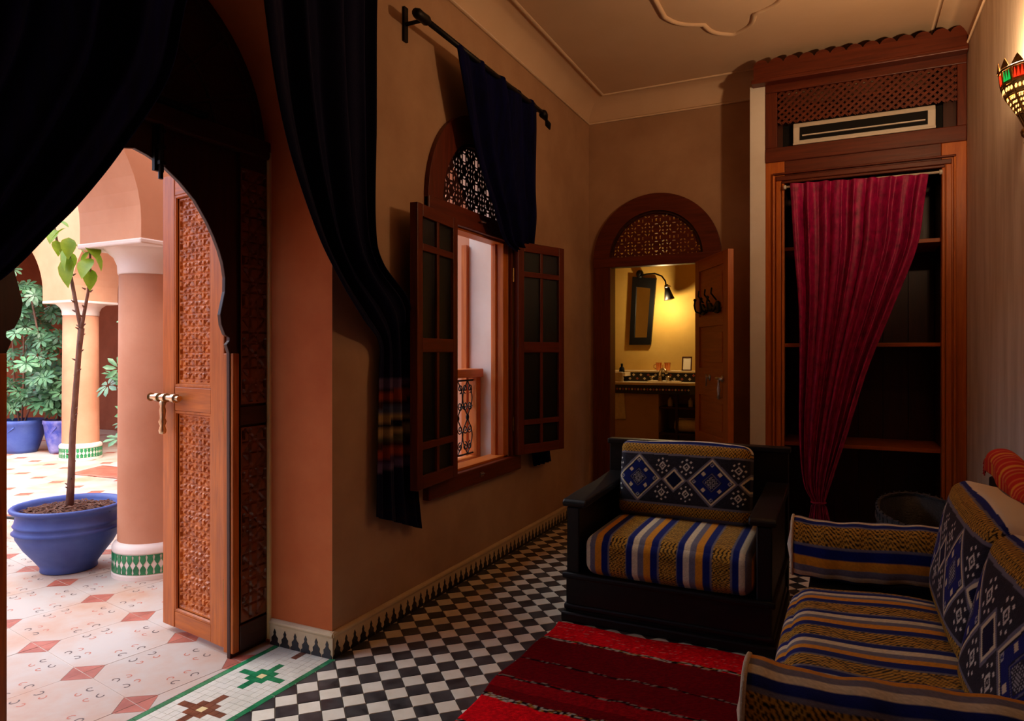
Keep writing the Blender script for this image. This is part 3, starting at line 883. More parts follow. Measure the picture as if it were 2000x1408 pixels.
wc = cloth('window_curtain', [
    ((XC, 3.115, 2.935), (XC, 4.16, 2.95), .5),
    ((XC, 3.17, 2.75), (XC, 4.155, 2.78), .9),
    ((XC, 3.32, 2.40), (XC, 4.135, 2.42), .9),
    ((XC, 3.52, 2.15), (XC, 4.15, 2.20), .8),
    ((XC-.03, 3.74, 1.98), (XC-.03, 4.19, 2.05), .6),
    ((XB-.012, 4.155, 1.94), (XB, 4.30, 1.97), .12),
    ((XB-.012, 4.17, 1.80), (XB, 4.36, 1.80), .12),
    ((XB-.01, 4.22, 1.20), (XB, 4.46, 1.20), .25),
    ((XB-.01, 4.28, .70), (XB, 4.55, .70), .4),
    ((XB-.01, 4.33, .52), (XB, 4.60, .52), .5)], 4.5, .028, 'curtain_navy', (1, 0, 0),
    'navy curtain on the iron rod above the window, pulled behind the far shutter', nu=120, nv=120, group='curtains tucked behind the window shutters')
del wc['group']
rod = thing('curtain_rod', 'slanting-looking black iron rod with knob ends above the arched window', 'curtain rod', (XC, 0, 2.93))
rod['label'] = 'black iron rod with leaf-shaped ends above the arched window'
MB().tube([(0, 2.80, 0), (0, 4.26, 0)], .015, 10).build('rod', 'iron', rod, smooth=True)
MB().tube([(0, 2.74, 0), (0, 2.76, 0), (0, 2.80, 0), (0, 2.84, 0), (0, 2.86, 0)], [.018, .026, .024, .026, .016], 10).build('finial', 'iron', rod, smooth=True)
MB().tube([(0, 4.26, 0), (0, 4.28, -.004), (0, 4.31, -.01), (0, 4.34, -.03), (0, 4.37, -.05), (0, 4.40, -.075)], [.02, .03, .026, .010, .022, .006], 10).build('finial', 'iron', rod, smooth=True)
for y in (2.83, 4.22):
    MB().box(WL-XC, WL-XC+.014, y-.016, y+.016, -.085, .085).tube([(WL-XC, y, 0), (0, y, 0)], .010, 8).build('bracket', 'iron', rod)

# =================================================================== DOOR 2 (bathroom) and its leaf
d2 = sroot('door_2', 'arched dark-wood bathroom doorway with a pierced fanlight')
ann = [(BC+.525*math.cos(PI*k/40), BS+.525*math.sin(PI*k/40)) for k in range(41)]+[(BC+.385*math.cos(PI*k/40), BS+.385*math.sin(PI*k/40)) for k in range(40, -1, -1)]
MB().prism(ann, 'y', WB-.03, WB+.02).build('arch_casing', 'red_x', d2, bevel=.005)
ann = [(BC+.40*math.cos(PI*k/40), BS+.40*math.sin(PI*k/40)) for k in range(41)]+[(BC+.365*math.cos(PI*k/40), BS+.365*math.sin(PI*k/40)) for k in range(40, -1, -1)]
MB().prism(ann, 'y', WB-.012, WB+.03).build('arch_bead', 'dark_x', d2, bevel=.004)
for x0, x1 in ((BC-.525, BC-.375), (BC+.36, BC+.525)):
    MB().box(x0, x1, WB-.03, WB, 0, BS).build('casing', 'red_z', d2, bevel=.004)
for x0, x1 in ((BC-.43, BC-.378), (BC+.36, BC+.43)):
    MB().box(x0, x1, WB, WB+.12, 0, BS).build('jamb_lining', 'red_z', d2, bevel=.003)
MB().box(BC-.525, BC+.525, WB-.035, WB+.06, 2.018, 2.10).build('transom', 'red_x', d2, bevel=.005)
scr2 = pierced(.145, .62)
mask_panel('pierced_screen', BC-.39, BC+.39, BS, BS+.39, lambda x, z: (x-BC)**2+(z-BS)**2 < .39**2 and ((x-BC)**2+(z-BS)**2 > .36**2 or z < BS+.012 or scr2(x-BC+.07, z-BS+.05)),
           .145/24, .005, 'red_x', d2, lambda x, z, t: (x, WB+.01+t, z))
bl = thing('bathroom_door', 'plain panelled wooden bathroom door standing open into the room', 'door', (BC+.368, WB-.045, 0), math.radians(-61))
BW = .70
for x0, x1 in ((0, .09), (BW-.09, BW)):
    MB().box(x0, x1, -.042, 0, .02, 2.02).build('stile', 'orange_z', bl, bevel=.003)
for z0, z1 in ((.02, .16), (.60, .70), (.985, 1.19), (1.50, 1.58), (1.93, 2.02)):
    MB().box(.09, BW-.09, -.042, 0, z0, z1).build('rail', 'orange_x', bl, bevel=.003)
for z0, z1 in ((.16, .60), (.70, .985), (1.19, 1.50), (1.58, 1.93)):
    mb = MB().box(.085, BW-.085, -.030, -.014, z0-.005, z1+.005)
    mb.box(.13, BW-.13, -.036, -.008, z0+.045, z1-.045)
    mb.build('panel', 'orange_x', bl, bevel=.004)
for x in (.34, .60):
    hb = MB().lathe([(.022, 0), (.024, .006), (.012, .012)], 12); hb.xf(Matrix.Rotation(PI/2, 4, 'X')).xf(Matrix.Translation((x, -.042, 1.12)))
    hb.tube([(x, -.042, 1.12), (x, -.07, 1.12)], .007, 8)
    if x > .5:
        hb.tube([(x-.05, -.07, 1.125), (x+.06, -.07, 1.12)], [.010, .013], 8)
        hb.xf(Matrix.Identity(4)); hb.lathe([(.004, -.14), (.014, -.13), (.010, -.10), (.015, -.07), (.008, -.03), (.010, 0)], 10, (x, -.07, 1.115))
    else:
        hb.tube([(x, -.07, 1.145), (x+.012, -.072, 1.12), (x, -.07, 1.06), (x-.01, -.068, 1.09)], .006, 6)
    hb.build('door_handle', 'steel', bl, smooth=True)
hk = thing('coat_hook_rack', 'black iron coat hook rack fixed on the open bathroom door', 'hook rack', (BC+.368, WB-.045, 0), math.radians(-61))
mb = MB()
mb.prism([(.16+.40*i/24, 1.60+.035*math.sin(PI*i/24*1.0)-.03*abs(math.sin(PI*3*i/24))) for i in range(25)]+[(.56-.40*i/24, 1.655+.02*math.sin(PI*i/24*5)) for i in range(25)], 'y', -.058, -.044)
plate = mb.build('plate', 'iron', hk)
for x in (.22, .36, .50):
    MB().tube([(x, -.05, 1.64), (x, -.075, 1.60), (x, -.11, 1.615), (x, -.12, 1.66), (x, -.115, 1.69)], .007, 6).ball((x, -.115, 1.70), .012).tube([(x, -.05, 1.68), (x, -.09, 1.73), (x, -.085, 1.77)], .006, 6).build('hook', 'iron', plate, smooth=True)

# =================================================================== BATHROOM
YB = 7.9
struct(MB().box(-3.41, -.62, YB, YB+.15, 0, 3.0).build('wall_bathroom_back', 'bath_yellow'))
struct(MB().box(-3.4, -3.25, 5.70, YB, 0, 3.0).build('wall_bathroom_left', 'bath_yellow'))
struct(MB().box(-.90, -.62, 5.91, YB, 0, 3.0).build('wall_bathroom_right', 'bath_yellow'))
struct(MB().box(-3.4, -.62, 5.70, YB+.15, -.1, 0).build('floor_bathroom', 'grout'))
struct(MB().box(-3.4, -.62, 5.70, YB+.15, 2.95, 3.1).build('ceiling_bathroom', 'bath_yellow'))
struct(MB().box(-3.4, -2.27, 5.70, 5.84, 0, 3.0).build('wall_bathroom_front', 'bath_yellow'))
wu = thing('washstand', 'plastered bathroom washstand with tiled edge and marble top', 'washstand', (-1.80, 7.35, 0))
top = [(-.60, .0), (.32, 0), (.41, .09), (.41, .30), (-.60, .30)]
MB().prism([(x, y-.02) for x, y in top], 'z', .955, .985).build('marble_top', 'marble', wu, bevel=.006)
MB().prism([(x, y) for x, y in top], 'z', .86, .955).build('apron', 'skirting_black', wu)
sq = MB().box(-.012, .012, -.003, 0, -.012, .012).mesh('apron_tile', 'court_red')
sq2 = MB().box(-.012, .012, -.003, 0, -.012, .012).mesh('apron_tile_cream', 'tile_white')
for i in range(27):
    inst('apron_tile', sq if i % 2 else sq2, wu, (-.575+i*.034, -.001, .908), (0, PI/4, 0), (.8, 1, .8))
MB().box(-.60, -.02, .03, .55, 0, .86).build('pedestal', 'plaster', wu)
MB().box(-.02, .40, .50, .55, 0, .86).build('shelf_back', 'plaster', wu)
MB().box(.37, .40, .04, .50, 0, .86).build('shelf_side', 'plaster', wu)
MB().box(.16, .185, .04, .10, 0, .86).build('shelf_post', 'dark_z', wu)
for z in (.42, .70):
    MB().box(-.02, .37, .05, .50, z, z+.02).build('shelf', 'dark_x', wu)
MB().box(-.60, .41, .28, .55, .985, 1.085).build('ledge', 'skirting_black', wu)
MB().box(-.62, .43, .26, .55, 1.085, 1.105).build('ledge_top', 'marble', wu, bevel=.004)
for i in range(24):
    inst('ledge_tile', sq if i % 3 == 0 else sq2, wu, (-.575+i*.042, .279, 1.035+(.022 if i % 2 else -.02)), (0, PI/4, 0), (1, 1, 1))
MB().lathe([(.19, 0), (.185, .012), (.17, .014), (.15, -.002), (.10, -.006), (.001, -.008)], 28, (.02, .13, .986), sy=.65).build('basin', 'porcelain', wu, smooth=True)
fc = thing('faucet', 'curved brass faucet on the washstand', 'faucet', (-1.85, 7.58, .985))
MB().lathe([(.028, 0), (.030, .01), (.018, .02), (.016, .05), (.02, .06)], 14).build('base', 'brass', fc, smooth=True)
MB().tube([(0, 0, .05), (0, -.005, .10), (.02, -.02, .135), (.05, -.05, .145), (.08, -.08, .125), (.095, -.095, .095)], [.015, .015, .015, .015, .014, .017], 10).build('spout', 'brass', fc, smooth=True)
for s in (-1, 1):
    MB().tube([(s*.09, 0, 0), (s*.09, 0, .05)], .013, 10).tube([(s*.09-.03, 0, .055), (s*.09+.03, 0, .055)], .008, 8).build('tap_handle', 'brass', fc, smooth=True)
mi = thing('wall_mirror', 'tall dark-framed mirror tapering to the foot above the washstand', 'mirror', (-2.13, YB-.005, 1.40))
fr = [(-.155, 0), (.10, 0), (.165, .765), (-.115, .80)]; inn = [(-.095, .085), (.055, .085), (.098, .655), (-.072, .68)]
for i in range(4):
    j = (i+1) % 4
    MB().prism([fr[i], fr[j], inn[j], inn[i]], 'y', -.035, 0).build('frame', 'black_z', mi)
MB().prism(inn, 'y', -.015, -.005).build('mirror_glass', 'mirror', mi)
wlamp = thing('mirror_lamp', 'black swan-neck lamp glowing over the bathroom mirror', 'lamp', (-2.16, YB-.03, 2.20))
MB().ball((0, 0, .03), .045, 12, 8).tube([(0, 0, -.02), (0, 0, .05)], .03, 10).build('wall_mount', 'iron', wlamp, smooth=True)
MB().tube([(0, -.02, .0), (.10, -.07, .015), (.21, -.13, .01), (.30, -.17, -.03), (.345, -.19, -.09), (.352, -.19, -.14)], .009, 8).build('arm', 'iron', wlamp, smooth=True)
sh_ = MB().lathe([(.018, 0), (.026, -.02), (.030, -.06), (.058, -.17)], 16).xf(Matrix.Translation((.355, -.19, -.13)) @ Matrix.Rotation(math.radians(-12), 4, 'Y'))
shade = sh_.build('shade', 'iron', wlamp, smooth=True, solid=.003)
MB().lathe([(.027, -.05), (.036, -.058), (.036, -.07)], 16).xf(Matrix.Translation((.355, -.19, -.095)) @ Matrix.Rotation(math.radians(-12), 4, 'Y')).build('collar', 'steel', shade, smooth=True)
MB().lathe([(.050, -.158), (.03, -.155), (.001, -.155)], 16).xf(Matrix.Translation((.355, -.19, -.13)) @ Matrix.Rotation(math.radians(-12), 4, 'Y')).build('bulb', 'bulb', shade, smooth=True)
ld = bpy.data.lights.new('mirror_lamp_light', 'POINT'); ld.energy = 15; ld.color = (1, .74, .38); ld.shadow_soft_size = .03
lo = bpy.data.objects.new('lamp_light', ld); COL.objects.link(lo); lo.parent = wlamp
lo.location = (.335, -.26, -.36); lo.rotation_euler = Vector((-.42, .12, -1.0)).to_track_quat('-Z', 'Y').to_euler()
def cup(x, lab):
    c = thing('copper_cup', lab, 'cup', (x, 7.72, 1.105), 0, 'copper cups on the washstand ledge')
    MB().lathe([(.026, 0), (.028, .004), (.034, .085), (.037, .09), (.032, .088), (.025, .01), (.001, .008)], 16).build('body', 'copper', c, smooth=True)
    MB().tube([(-.033, 0, .07), (-.055, 0, .06), (-.055, 0, .03), (-.031, 0, .02)], .004, 6).build('handle', 'copper', c, smooth=True)
cup(-1.90, 'copper cup on the washstand ledge beside the faucet'); cup(-1.80, 'copper cup on the washstand ledge nearer the picture frame')
pf = thing('picture_frame', 'small dark picture frame leaning on the washstand ledge', 'picture frame', (-1.60, 7.78, 1.105))
pm = Matrix.Rotation(math.radians(-12), 4, 'X')
for a in ((-.055, -.043, 0, .16), (.043, .055, 0, .16), (-.043, .043, 0, .012), (-.043, .043, .148, .16)):
    MB().box(a[0], a[1], -.006, .006, a[2], a[3]).xf(pm).build('frame', 'dark_z', pf)
MB().box(-.043, .043, -.001, .004, .012, .148).xf(pm).build('picture', 'paper', pf)
sb = thing('soap_bottle', 'small dark bottle standing above the hanging towel', 'bottle', (-2.28, 7.55, 1.085))
MB().lathe([(.03, 0), (.032, .01), (.028, .05), (.012, .065), (.012, .075)], 14).build('body', 'plastic_dark', sb, smooth=True)
MB().lathe([(.014, .075), (.014, .10), (.001, .10)], 12).build('cap', 'iron', sb, smooth=True)
hold = struct(MB().box(-2.62, -2.20, 7.40, 7.72, 1.045, 1.085).box(-2.40, -2.34, 7.72, 7.90, 1.05, 1.08).build('trim_towel_shelf', 'marble'), 'marble ledge holding the towel')
tag(cloth('bath_towel', [((-2.42, 7.385, 1.092), (-2.215, 7.385, 1.092), .1), ((-2.42, 7.375, 1.05), (-2.212, 7.375, 1.05), .4), ((-2.43, 7.372, .80), (-2.20, 7.372, .80), .8), ((-2.44, 7.372, .56), (-2.185, 7.372, .57), 1.0)],
          2.5, .008, 'towel', (0, -1, 0), 'cream towel hanging at the left of the washstand', nu=40, nv=30, solid=.01), 'cream towel hanging at the left of the washstand', 'towel')
rt = MB(); sp = []
for i in range(60):
    t = i/59; a = t*2*PI*3.2; r = .02+.055*t
    sp.append((r*math.cos(a), r*math.sin(a)))
rt.grid(lambda u, v: (-.12+.24*v, sp[int(round(u*59))][0], sp[int(round(u*59))][1]), 59, 6)
ro_ = rt.build('rolled_towel', 'towel', None, smooth=True, solid=.010); ro_.location = (-1.535, 7.49, .522)
tag(ro_, 'rolled cream towel on the washstand shelf', 'towel')
for i, x in enumerate((-1.72, -1.50)):
    c = thing('shampoo_bottle', ('slim bottle on the upper shelf of the washstand near the pedestal', 'slim bottle on the upper shelf of the washstand near the side panel')[i], 'bottle', (x, 7.50, .72), 0, 'bottles on the washstand shelf')
    MB().lathe([(.025, 0), (.027, .01), (.025, .07), (.011, .085), (.011, .10), (.001, .10)], 12).build('body', 'porcelain', c, smooth=True)

# =================================================================== WARDROBE (built in)
wd = thing('built_in_wardrobe', 'tall built-in wooden wardrobe with moulded surround and lattice top', 'wardrobe', (0, 5.20, 0))
L0, L1, R0, R1 = -.512, -.385, .560, .698
for x0, x1, sgn in ((L0, L1, 1), (R0, R1, -1)):
    MB().box(x0, x1, 0, .05, 0, 2.66).build('jamb', 'orange_z', wd, bevel=.004)
    e = x1 if sgn > 0 else x0
    for k, (w_, dep) in enumerate(((.018, -.022), (.034, -.014), (.014, -.026))):
        off = [.0, .022, .064][k]
        a = e-sgn*off; b = a-sgn*w_
        MB().box(min(a, b), max(a, b), dep, .0, 0, 2.495+off+.0).build('moulding', 'orange_z', wd, bevel=.005)
MB().box(L1, R0, 0, .05, 2.495, 2.66).build('head', 'red_x', wd, bevel=.004)
for k, (w_, dep) in enumerate(((.018, -.022), (.034, -.014), (.014, -.026))):
    off = [.0, .022, .064][k]
    MB().box(L1-off-w_, R0+off+w_, dep, 0, 2.495+off, 2.495+off+w_).build('moulding', 'red_x', wd, bevel=.005)
MB().box(L0, R1, -.012, .05, 2.655, 2.757).build('upper_rail', 'red_x', wd, bevel=.006)
for x0, x1 in ((L0, -.433), (.645, R1)):
    MB().box(x0, x1, -.008, .05, 2.757, 3.15).build('upper_stile', 'red_z', wd, bevel=.004)
MB().box(L0, R1, -.008, .05, 3.15, 3.23).build('top_rail', 'red_x', wd, bevel=.004)
sc = [(-.585, 3.215)]
n = 13; x0, x1 = -.585, .698
zt = 3.335
pts = []
for i in range(n):
    a = x0+(x1-x0)*i/n; b = x0+(x1-x0)*(i+1)/n
    for t in np.linspace(0, 1, 9)[:-1]:
        pts.append((a+(b-a)*t, zt+.034*abs(math.sin(PI*t))**.6))
pts.append((x1, zt))
MB().prism([(x1, 3.215), ]+[(x0, 3.215)]+pts, 'y', -.075, -.045).build('scalloped_board', 'red_x', wd)
MB().box(-.60, R1, -.085, .05, 3.205, 3.235).build('cornice', 'red_x', wd, bevel=.006)
# carcass: sides, back boards, shelves
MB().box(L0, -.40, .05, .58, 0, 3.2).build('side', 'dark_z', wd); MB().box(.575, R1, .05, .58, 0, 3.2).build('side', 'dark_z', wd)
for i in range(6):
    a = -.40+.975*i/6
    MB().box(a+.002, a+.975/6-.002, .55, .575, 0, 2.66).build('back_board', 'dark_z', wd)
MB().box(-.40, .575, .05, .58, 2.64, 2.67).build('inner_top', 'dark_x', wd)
for z in (.645, 1.345, 2.03):
    MB().box(-.40, .575, .06, .55, z, z+.026).build('shelf', 'honey_x', wd, bevel=.002)
MB().box(-.50, .69, -.02, .03, 0, .10).build('plinth', 'red_x', wd, bevel=.004)
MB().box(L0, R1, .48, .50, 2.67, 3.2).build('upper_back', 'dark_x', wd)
# lattice of crossed slats above the air conditioner
LX0, LX1, LZ0, LZ1 = -.433, .645, 2.925, 3.15
def slat(c, s, y):
    """line x - s*z = c clipped to the panel"""
    p = []
    za = LZ0; zb = LZ1
    xa, xb = c+s*(za-LZ0), c+s*(zb-LZ0)
    def lim(x): return LZ0+(x-c)/s
    z0, z1 = za, zb
    xs = sorted([(xa, za), (xb, zb)])
    (pa, pz), (qa, qz) = xs
    if qa < LX0 or pa > LX1: return
    if pa < LX0: pz = lim(LX0); pa = LX0
    if qa > LX1: qz = lim(LX1); qa = LX1
    if abs(qa-pa) < .01: return
    d = Vector((qa-pa, 0, qz-pz)); nn = Vector((-d.z, 0, d.x)).normalized()*.0085
    v = [(pa, y, pz), (qa, y, qz)]
    o = MB().prism([(pa+nn.x, pz+nn.z), (pa-nn.x, pz-nn.z), (qa-nn.x, qz-nn.z), (qa+nn.x, qz+nn.z)], 'y', y, y+.007).build('slat', 'red_x', wd)
st = .047
c = LX0-.25
while c < LX1+.3:
    slat(c, 1.05, .004); slat(c, -1.05, .011); c += st
ac = thing('air_conditioner', 'long beige air conditioner below the lattice of the wardrobe', 'air conditioner', (.10, 5.27, 2.765))
bd = MB().prism([(.0, 0), (-.055, .015), (-.06, .12), (-.045, .155), (.10, .16), (.10, 0)], 'x', -.43, .43)
bd.build('body', 'plastic_white', ac, bevel=.006)
MB().box(-.385, .385, -.066, -.050, .030, .118).build('air_slot', 'plastic_dark', ac)
MB().box(-.37, .37, -.080, -.064, .052, .060).build('louvre', 'plastic_white', ac)
MB().box(-.43, .43, -.064, -.05, .0, .012).build('lower_lip', 'plastic_white', ac)
for sx in (-.49, .49):
    MB().box(sx-.05, sx+.05, .0, .06, 0, .16).build('side_filler', 'plastic_dark', ac)
vr = thing('tension_rod', 'thin white rod carrying the crimson velvet curtain', 'curtain rod', (0, 5.155, 2.462))
MB().tube([(-.385, 0, 0), (.56, 0, 0)], .008, 10).build('rod', 'plastic_white', vr, smooth=True)
for x in (-.378, .553): MB().tube([(x-.010, 0, 0), (x+.007, 0, 0)], .016, 12).build('end_cap', 'plastic_white', vr, smooth=True)
YV = 5.125
cloth('velvet_curtain', [
    ((-.345, YV, 2.478), (.478, YV, 2.452), .45),
    ((-.335, YV, 2.30), (.452, YV, 2.28), 1.0),
    ((-.318, YV, 2.00), (.412, YV, 1.99), 1.0),
    ((-.290, YV, 1.62), (.275, YV, 1.60), 1.0),
    ((-.285, YV, 1.20), (.130, YV, 1.20), .95),
    ((-.288, YV, .76), (.005, YV, .75), .9),
    ((-.262, YV, .42), (-.088, YV, .43), .8),
    ((-.203, YV, .285), (-.125, YV, .285), .25),
    ((-.212, YV, .25), (-.115, YV, .25), .4),
    ((-.235, YV, .12), (-.085, YV, .12), .7)], 8.5, .027, 'velvet', (0, -1, 0), 'crimson velvet curtain gathered and tied in front of the wardrobe shelves', nu=220, nv=150)
MB_t = MB().tube([(-.164+.045*math.cos(2*PI*k/20), YV-.0+.035*math.sin(2*PI*k/20), .283) for k in range(20)], .007, 6, closed=True)
tag(MB_t.build('curtain_tie', 'velvet', None, smooth=True), 'thin cord tied round the foot of the velvet curtain', 'curtain tie')

# =================================================================== SCONCE on the right wall
SY, SZ = 3.46, 2.375
sn = thing('wall_sconce', 'pierced brass wall sconce with glowing amber, red and green glass', 'lamp', (WR, SY, SZ))
sn.scale = (.76, .76, .76)
ns = 7
def spt(k, r, z):
    a = PI/2+PI*k/ns
    return (r*math.cos(a), r*math.sin(a), z)
levels = [(.03, -.24), (.045, -.19), (.075, -.12), (.13, -.02), (.15, .04), (.16, .12)]
for k in range(ns+1):
    MB().tube([spt(k, r, z) for r, z in levels], .006, 6).build('rib', 'old_brass', sn, smooth=True)
for r, z in levels[1:]:
    MB().tube([spt(k/4, r, z) for k in range(ns*4+1)], .006, 6).build('hoop', 'old_brass', sn, smooth=True)
for k in range(ns):
    a, b = k+.12, k+.88
    def gp(name, r0, z0, r1, z1, mt, q=.12):
        MB().add([spt(k+q, r0, z0), spt(k+1-q, r0, z0), spt(k+1-q, r1, z1), spt(k+q, r1, z1)], [(0, 1, 2, 3)]).build(name, mt, sn, solid=.003)
    for i in range(3):
        q0, q1 = k+.12+i*.26, k+.12+i*.26+.21
        MB().add([spt(q0, .153, .055), spt(q1, .153, .055), spt((q0+q1)/2, .158, .108)], [(0, 1, 2)]).build('coloured_glass', 'lamp_red' if k % 2 == 1 else 'lamp_green', sn, solid=.003)
    for row in range(4):
        t0 = row/4
        r_ = .078+(.126-.078)*(t0+.12); z_ = -.115+(.09)*(t0+.12)
        for i in range(2+row//2):
            m_ = 2+row//2
            q = k+.15+.7*(i+.5)/m_
            c0 = Vector(spt(q, r_+.002, z_))
            dq = Vector(spt(q+.08, r_+.002, z_))-c0
            up_ = Vector((0, 0, 1))
            MB().add([c0+dq*math.cos(j*PI/3)*.95+up_*.0085*math.sin(j*PI/3) for j in range(6)], [tuple(range(6))]).build('glass_drop', 'lamp_glass', sn, solid=.002)
    for i in range(3):
        q = k+.20+.30*i
        c0 = Vector(spt(q, .143, .012)); dq = Vector(spt(q+.10, .143, .012))-c0
        MB().add([c0+dq*math.cos(j*PI/3)+Vector((0, 0, 1))*.013*math.sin(j*PI/3) for j in range(6)], [tuple(range(6))]).build('amber_glass', 'lamp_glass', sn, solid=.003)
    gp('pierced_skin', .132, -.016, .148, .036, 'old_brass', .0)
    gp('crown_shield', .146, .044, .155, .116, 'old_brass', .0)  # crown and foot sheets added to stop the lamp shining downwards
    gp('foot_shield', .044, -.19, .073, -.122, 'old_brass', .0)
    # pierced brass skin behind the drops
    mb = MB().add([spt(k, .074, -.118), spt(k+1, .074, -.118), spt(k+1, .122, -.026), spt(k, .122, -.026)], [(0, 1, 2, 3)])
    mb.build('pierced_skin', 'old_brass', sn, solid=.002)
    c0 = Vector(spt(k+.5, .165, .125))
    MB().prism([(-.03, 0), (.03, 0), (.018, .022), (0, .05), (-.018, .022)], 'x', -.002, .002).xf(Matrix.Translation(c0) @ Matrix.Rotation(PI/2+PI*(k+.5)/ns, 4, 'Z')).build('crest', 'old_brass', sn)
MB().lathe([(.001, -.30), (.012, -.29), (.02, -.275), (.012, -.255), (.03, -.235), (.035, -.215), (.028, -.20)], 14, (-.032, 0, 0)).build('finial', 'old_brass', sn, smooth=True)
MB().box(-.008, 0, -.10, .10, -.22, .20).build('back_plate', 'old_brass', sn, bevel=.003)
MB().ball((-.07, 0, .06), .028, 12, 8, 1.3).build('bulb', 'bulb', sn, smooth=True)
ld = bpy.data.lights.new('sconce_light', 'POINT'); ld.energy = 64; ld.color = (1, .62, .34); ld.shadow_soft_size = .05
lo = bpy.data.objects.new('sconce_glow', ld); COL.objects.link(lo); lo.parent = sn; lo.location = (-.075, 0, .16)

# =================================================================== TEXTILES
gold, gold_d, charc, blue, cream, grey, yell = (190, 144, 50), (44, 34, 22), (40, 40, 50), (18, 32, 106), (216, 204, 168), (112, 110, 124), (212, 144, 38)
def gold_weave(a, b, f=62.):
    """zigzag brocade: a, b metres along and across the band"""
    z1 = np.abs(((a*f) % 1)-.5)*2; t = (b*f*.9+z1) % 1
    m = (t < .42).astype(float)[:, None]
    spk = (np.sin(a*1310+b*777)*43758.5) % 1
    g = np.array(gold, float)*(1-m)+np.array(gold_d, float)*m
    return g+((spk[:, None]-.5)*36)
def stripes(u, a):
    """u: metres across the stripes, a: metres along"""
    P_ = .235; t = (u/P_) % 1
    c = np.tile(np.array(grey, float), (len(t), 1))
    for lo, hi, col in ((0, .113, blue), (.113, .226, cream), (.339, .468, yell), (.468, .61, blue)):
        c[(t >= lo) & (t < hi)] = col
    g = (t >= .645) & (t < .965)
    c[g] = gold_weave(a, u)[g]
    nz = (np.sin(a*2113+u*1517)*15731.7) % 1
    return c*(1+(nz[:, None]-.5)*.12)
def pillow_front(x, v):
    c = np.tile(np.array(charc, float), (len(x), 1))
    nz = (np.sin(x*1913+v*2717)*15731.7) % 1
    c *= (1+(nz[:, None]-.5)*.35)
    # field between v -.125 and .125
    xx = ((x+.22+.19) % .38)-.19                 # big diamond centred at 0
    m = np.abs(xx)*1.0+np.abs(v)*1.0
    def put(mask, col): c[mask] = col
    put((m < .128), grey); put((m < .116), cream); put((m < .106), (20, 20, 34)); put((m < .099), blue)
    put((m < .050), (16, 18, 40)); put((m < .046), grey); put((m < .042), blue); put((m < .036), charc)
    put((m < .034) & (np.abs(((xx*160) % 1)-.5)+np.abs(((v*160) % 1)-.5) < .42), (176, 176, 176))
    for sx in (-1, 1):
        for sz in (-1, 1):
            put(np.maximum(np.abs(xx-sx*.040+ (v-sz*.040)), np.abs(xx-sx*.040-(v-sz*.040))) < .0125, cream)
        q = np.abs(xx-sx*.088)+np.abs(v); put((q < .011) & (q > .006), (170, 170, 170))
        q = np.abs(xx)+np.abs(v-sx*.088); put((q < .011) & (q > .006), (170, 170, 170))
    xs = ((x+.03+.19) % .38)-.19
    m = np.abs(xs)+np.abs(v)
    put((m < .066), grey); put((m < .055), cream); put((m < .043), (14, 18, 52))
    for sx in (-1, 1):
        for sz in (-1, 1):
            px, pz = xs-sx*.062, v-sz*.068
            q = np.abs(px)+np.abs(pz)*.9
            put((q < .020) & (q > .012), (214, 210, 196)); put(q < .004, (214, 210, 196))
            for k in range(8):
                ax, az = .031*math.cos(k*PI/4), .036*math.sin(k*PI/4)
                put(np.abs(px-ax)+np.abs(pz-az) < .0062, (220, 216, 204))
    b = np.abs(v) > .122
    put(b, grey)
    g = np.abs(v) > .132
    c[g] = gold_weave(x, v, 58.)[g]
    put((np.abs(v) > .183), grey)
    return c

def rounded_box(w_, d_, h_, r, seg, puff=(0, 0, 0), sag=None):
    """box with rounded edges, w x d x h, centred; puff bulges the faces"""
    mb = MB()
    nx_, ny_, nz_ = [max(2, int(q/seg)) for q in (w_, d_, h_)]
    def pos(x, y, z):
        p = Vector((x, y, z)); q = Vector((max(-w_/2+r, min(w_/2-r, x)), max(-d_/2+r, min(d_/2-r, y)), max(-h_/2+r, min(h_/2-r, z))))
        d = p-q
        p = q+(d.normalized()*r if d.length > 1e-9 else d)
        a, b, c = 2*x/w_, 2*y/d_, 2*z/h_
        p.x += puff[0]*a*(1-b**4)*(1-c**4); p.y += puff[1]*b*(1-a**4)*(1-c**4); p.z += puff[2]*c*(1-a**4)*(1-b**4)
        if sag: p = sag(p)
        return tuple(p)
    for s in (-1, 1):
        mb.grid(lambda u, v: pos((u-.5)*w_, (v-.5)*d_, s*h_/2), nx_, ny_)
        mb.grid(lambda u, v: pos((u-.5)*w_, s*d_/2, (v-.5)*h_), nx_, nz_)
        mb.grid(lambda u, v: pos(s*w_/2, (u-.5)*d_, (v-.5)*h_), ny_, nz_)
    return mb

